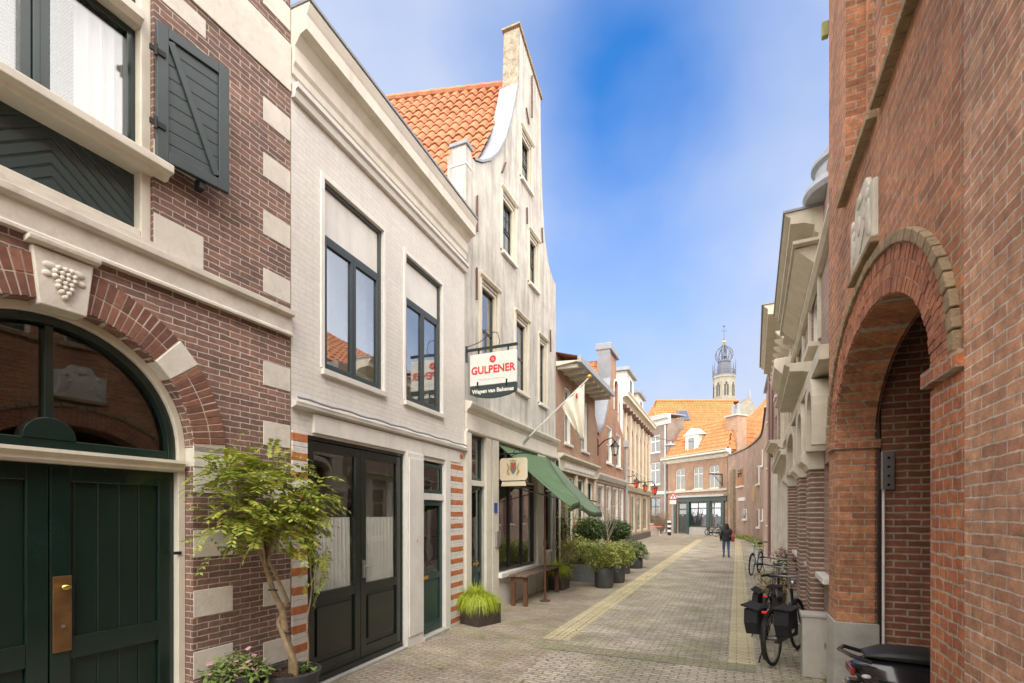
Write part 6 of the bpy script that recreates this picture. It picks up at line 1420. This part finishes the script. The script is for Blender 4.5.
E_ = [(0, 1), (1, 2), (2, 3), (3, 4), (4, 5), (0, 6), (6, 7), (7, 8), (8, 9), (0, 10), (10, 11), (11, 12), (12, 13), (2, 14), (14, 15), (15, 16), (16, 17), (2, 18), (18, 19), (19, 20), (20, 21)]
rd = [.14, .12, .13, .07, .055, .06, .10, .07, .045, .035, .10, .07, .045, .035, .07, .052, .038, .028, .07, .052, .038, .028]
jeans = plain('blue_denim', (.06, .10, .20), .85, var=.2); coat_ = plain('black_jacket', (.016, .016, .018), .75, var=.2, bmp=.003); skinm = plain('skin', (.5, .32, .24), .6)
skin('body', V, E_, rd, jeans, pe)
V2 = [(0, 0, .96), (0, 0, 1.15), (.02, 0, 1.34), (.03, 0, 1.45), (.01, .19, 1.38), (-.04, .25, 1.10), (.06, .26, .90), (.01, -.19, 1.38), (0, -.26, 1.10), (.10, -.26, .92)]
skin('jacket', V2, [(0, 1), (1, 2), (2, 3), (2, 4), (4, 5), (5, 6), (2, 7), (7, 8), (8, 9)], [(.20, .17), (.17, .15), (.18, .15), .09, .095, .075, .055, .095, .075, .055], coat_, pe)
MB().lathe([(.205, .84), (.215, .9), (.20, 1.02), (.16, 1.05)], (0, 0, 0), 20, sx=.85, cap=False).build('jacket_hem', coat_, pe, smooth=True)
MB().sphere((.07, 0, 1.60), .095, .08, .115, 16, 12).build('head', skinm, pe, smooth=True)
MB().lathe([(.001, 1.735), (.06, 1.725), (.11, 1.67), (.135, 1.58), (.15, 1.46), (.15, 1.36), (.12, 1.32), (.02, 1.30)], (.03, 0, 0), 18, sx=.85).build('hair', plain('dark_brown_hair', (.02, .013, .01), .7, var=.3, scale=25, bmp=.01), pe, smooth=True)
for s, x in ((1, .10), (-1, .14)): MB().sphere((x + .01, s * .245, .79), .03, .02, .045).build('hand', skinm, pe, smooth=True)
for x, s, z in ((.10, .12, .035), (-.10, -.11, .06)): MB().sphere((x, s, z), .13, .05, .045).build('shoe', plain('brown_shoe', (.10, .06, .04), .6), pe, smooth=True)
hb_ = thing('handbag', 'dark red shoulder bag hanging at the walking persons right side', 'bag', pp + Vector((.28, -.05, 0)), PI / 2 - ST)
MB().prism([(-.2, .70), (.16, .70), (.2, .95), (.14, 1.05), (-.16, 1.05), (-.22, .92)], -.06, .07).build('pouch', plain('dark_red_leather', (.28, .04, .04), .5), hb_, bevel=.03); MB().tube([(-.14, 0, 1.03), (-.1, .06, 1.2), (0, .14, 1.27), (.1, .06, 1.2), (.12, 0, 1.03)], .014, 6).build('strap', MATS['dark_red_leather'], hb_)

# ---- leaves blown on the paving, and a drain cover
def fl_():
    u, v = ru(-3.6, .7), 2.5 + 16 * rnd() ** 1.6
    if rnd() < .75: u = random.choice((-2.3 + ru(-.25, .25), -3.6 + ru(0, .35), .55 + ru(-.25, .2)))
    p = street(u, v); return (p.x, p.y, .009)
mm = MB()
for _ in range(420):
    p = Vector(fl_()); a = ru(0, 6.28); s = ru(.012, .035); dx = Vector((math.cos(a), math.sin(a), ru(-.15, .3))) * s; dy = Vector((-math.sin(a), math.cos(a), ru(-.1, .2))) * s * .55
    mm.add([p - dx, p + dy, p + dx, p - dy], [(0, 1, 2, 3)])
o = mm.build('fallen_leaves', island('fallen_leaf_colours', [(.30, .20, .06), (.18, .12, .05), (.36, .30, .10), (.16, .17, .05)], .8), None, normals=False); o['kind'] = 'stuff'; o['label'] = 'small dry leaves scattered over the paving'
for lb, u, v in (('small square iron drain cover near the right hand guide strip', .45, 8.6),):
    t = thing('drain_cover', lb, 'drain cover', street(u, v, 0), -ST); f = MB().box(-.14, .14, -.14, .14, -.02, .007).build('frame', plain('cast_iron', (.10, .09, .08), .7, .5, var=.3), t, bevel=.002)
    m = MB()
    for i in range(6): m.box(-.11, .11, -.11 + i * .038, -.092 + i * .038, .007, .011)
    m.build('grate', MATS['cast_iron'], f)
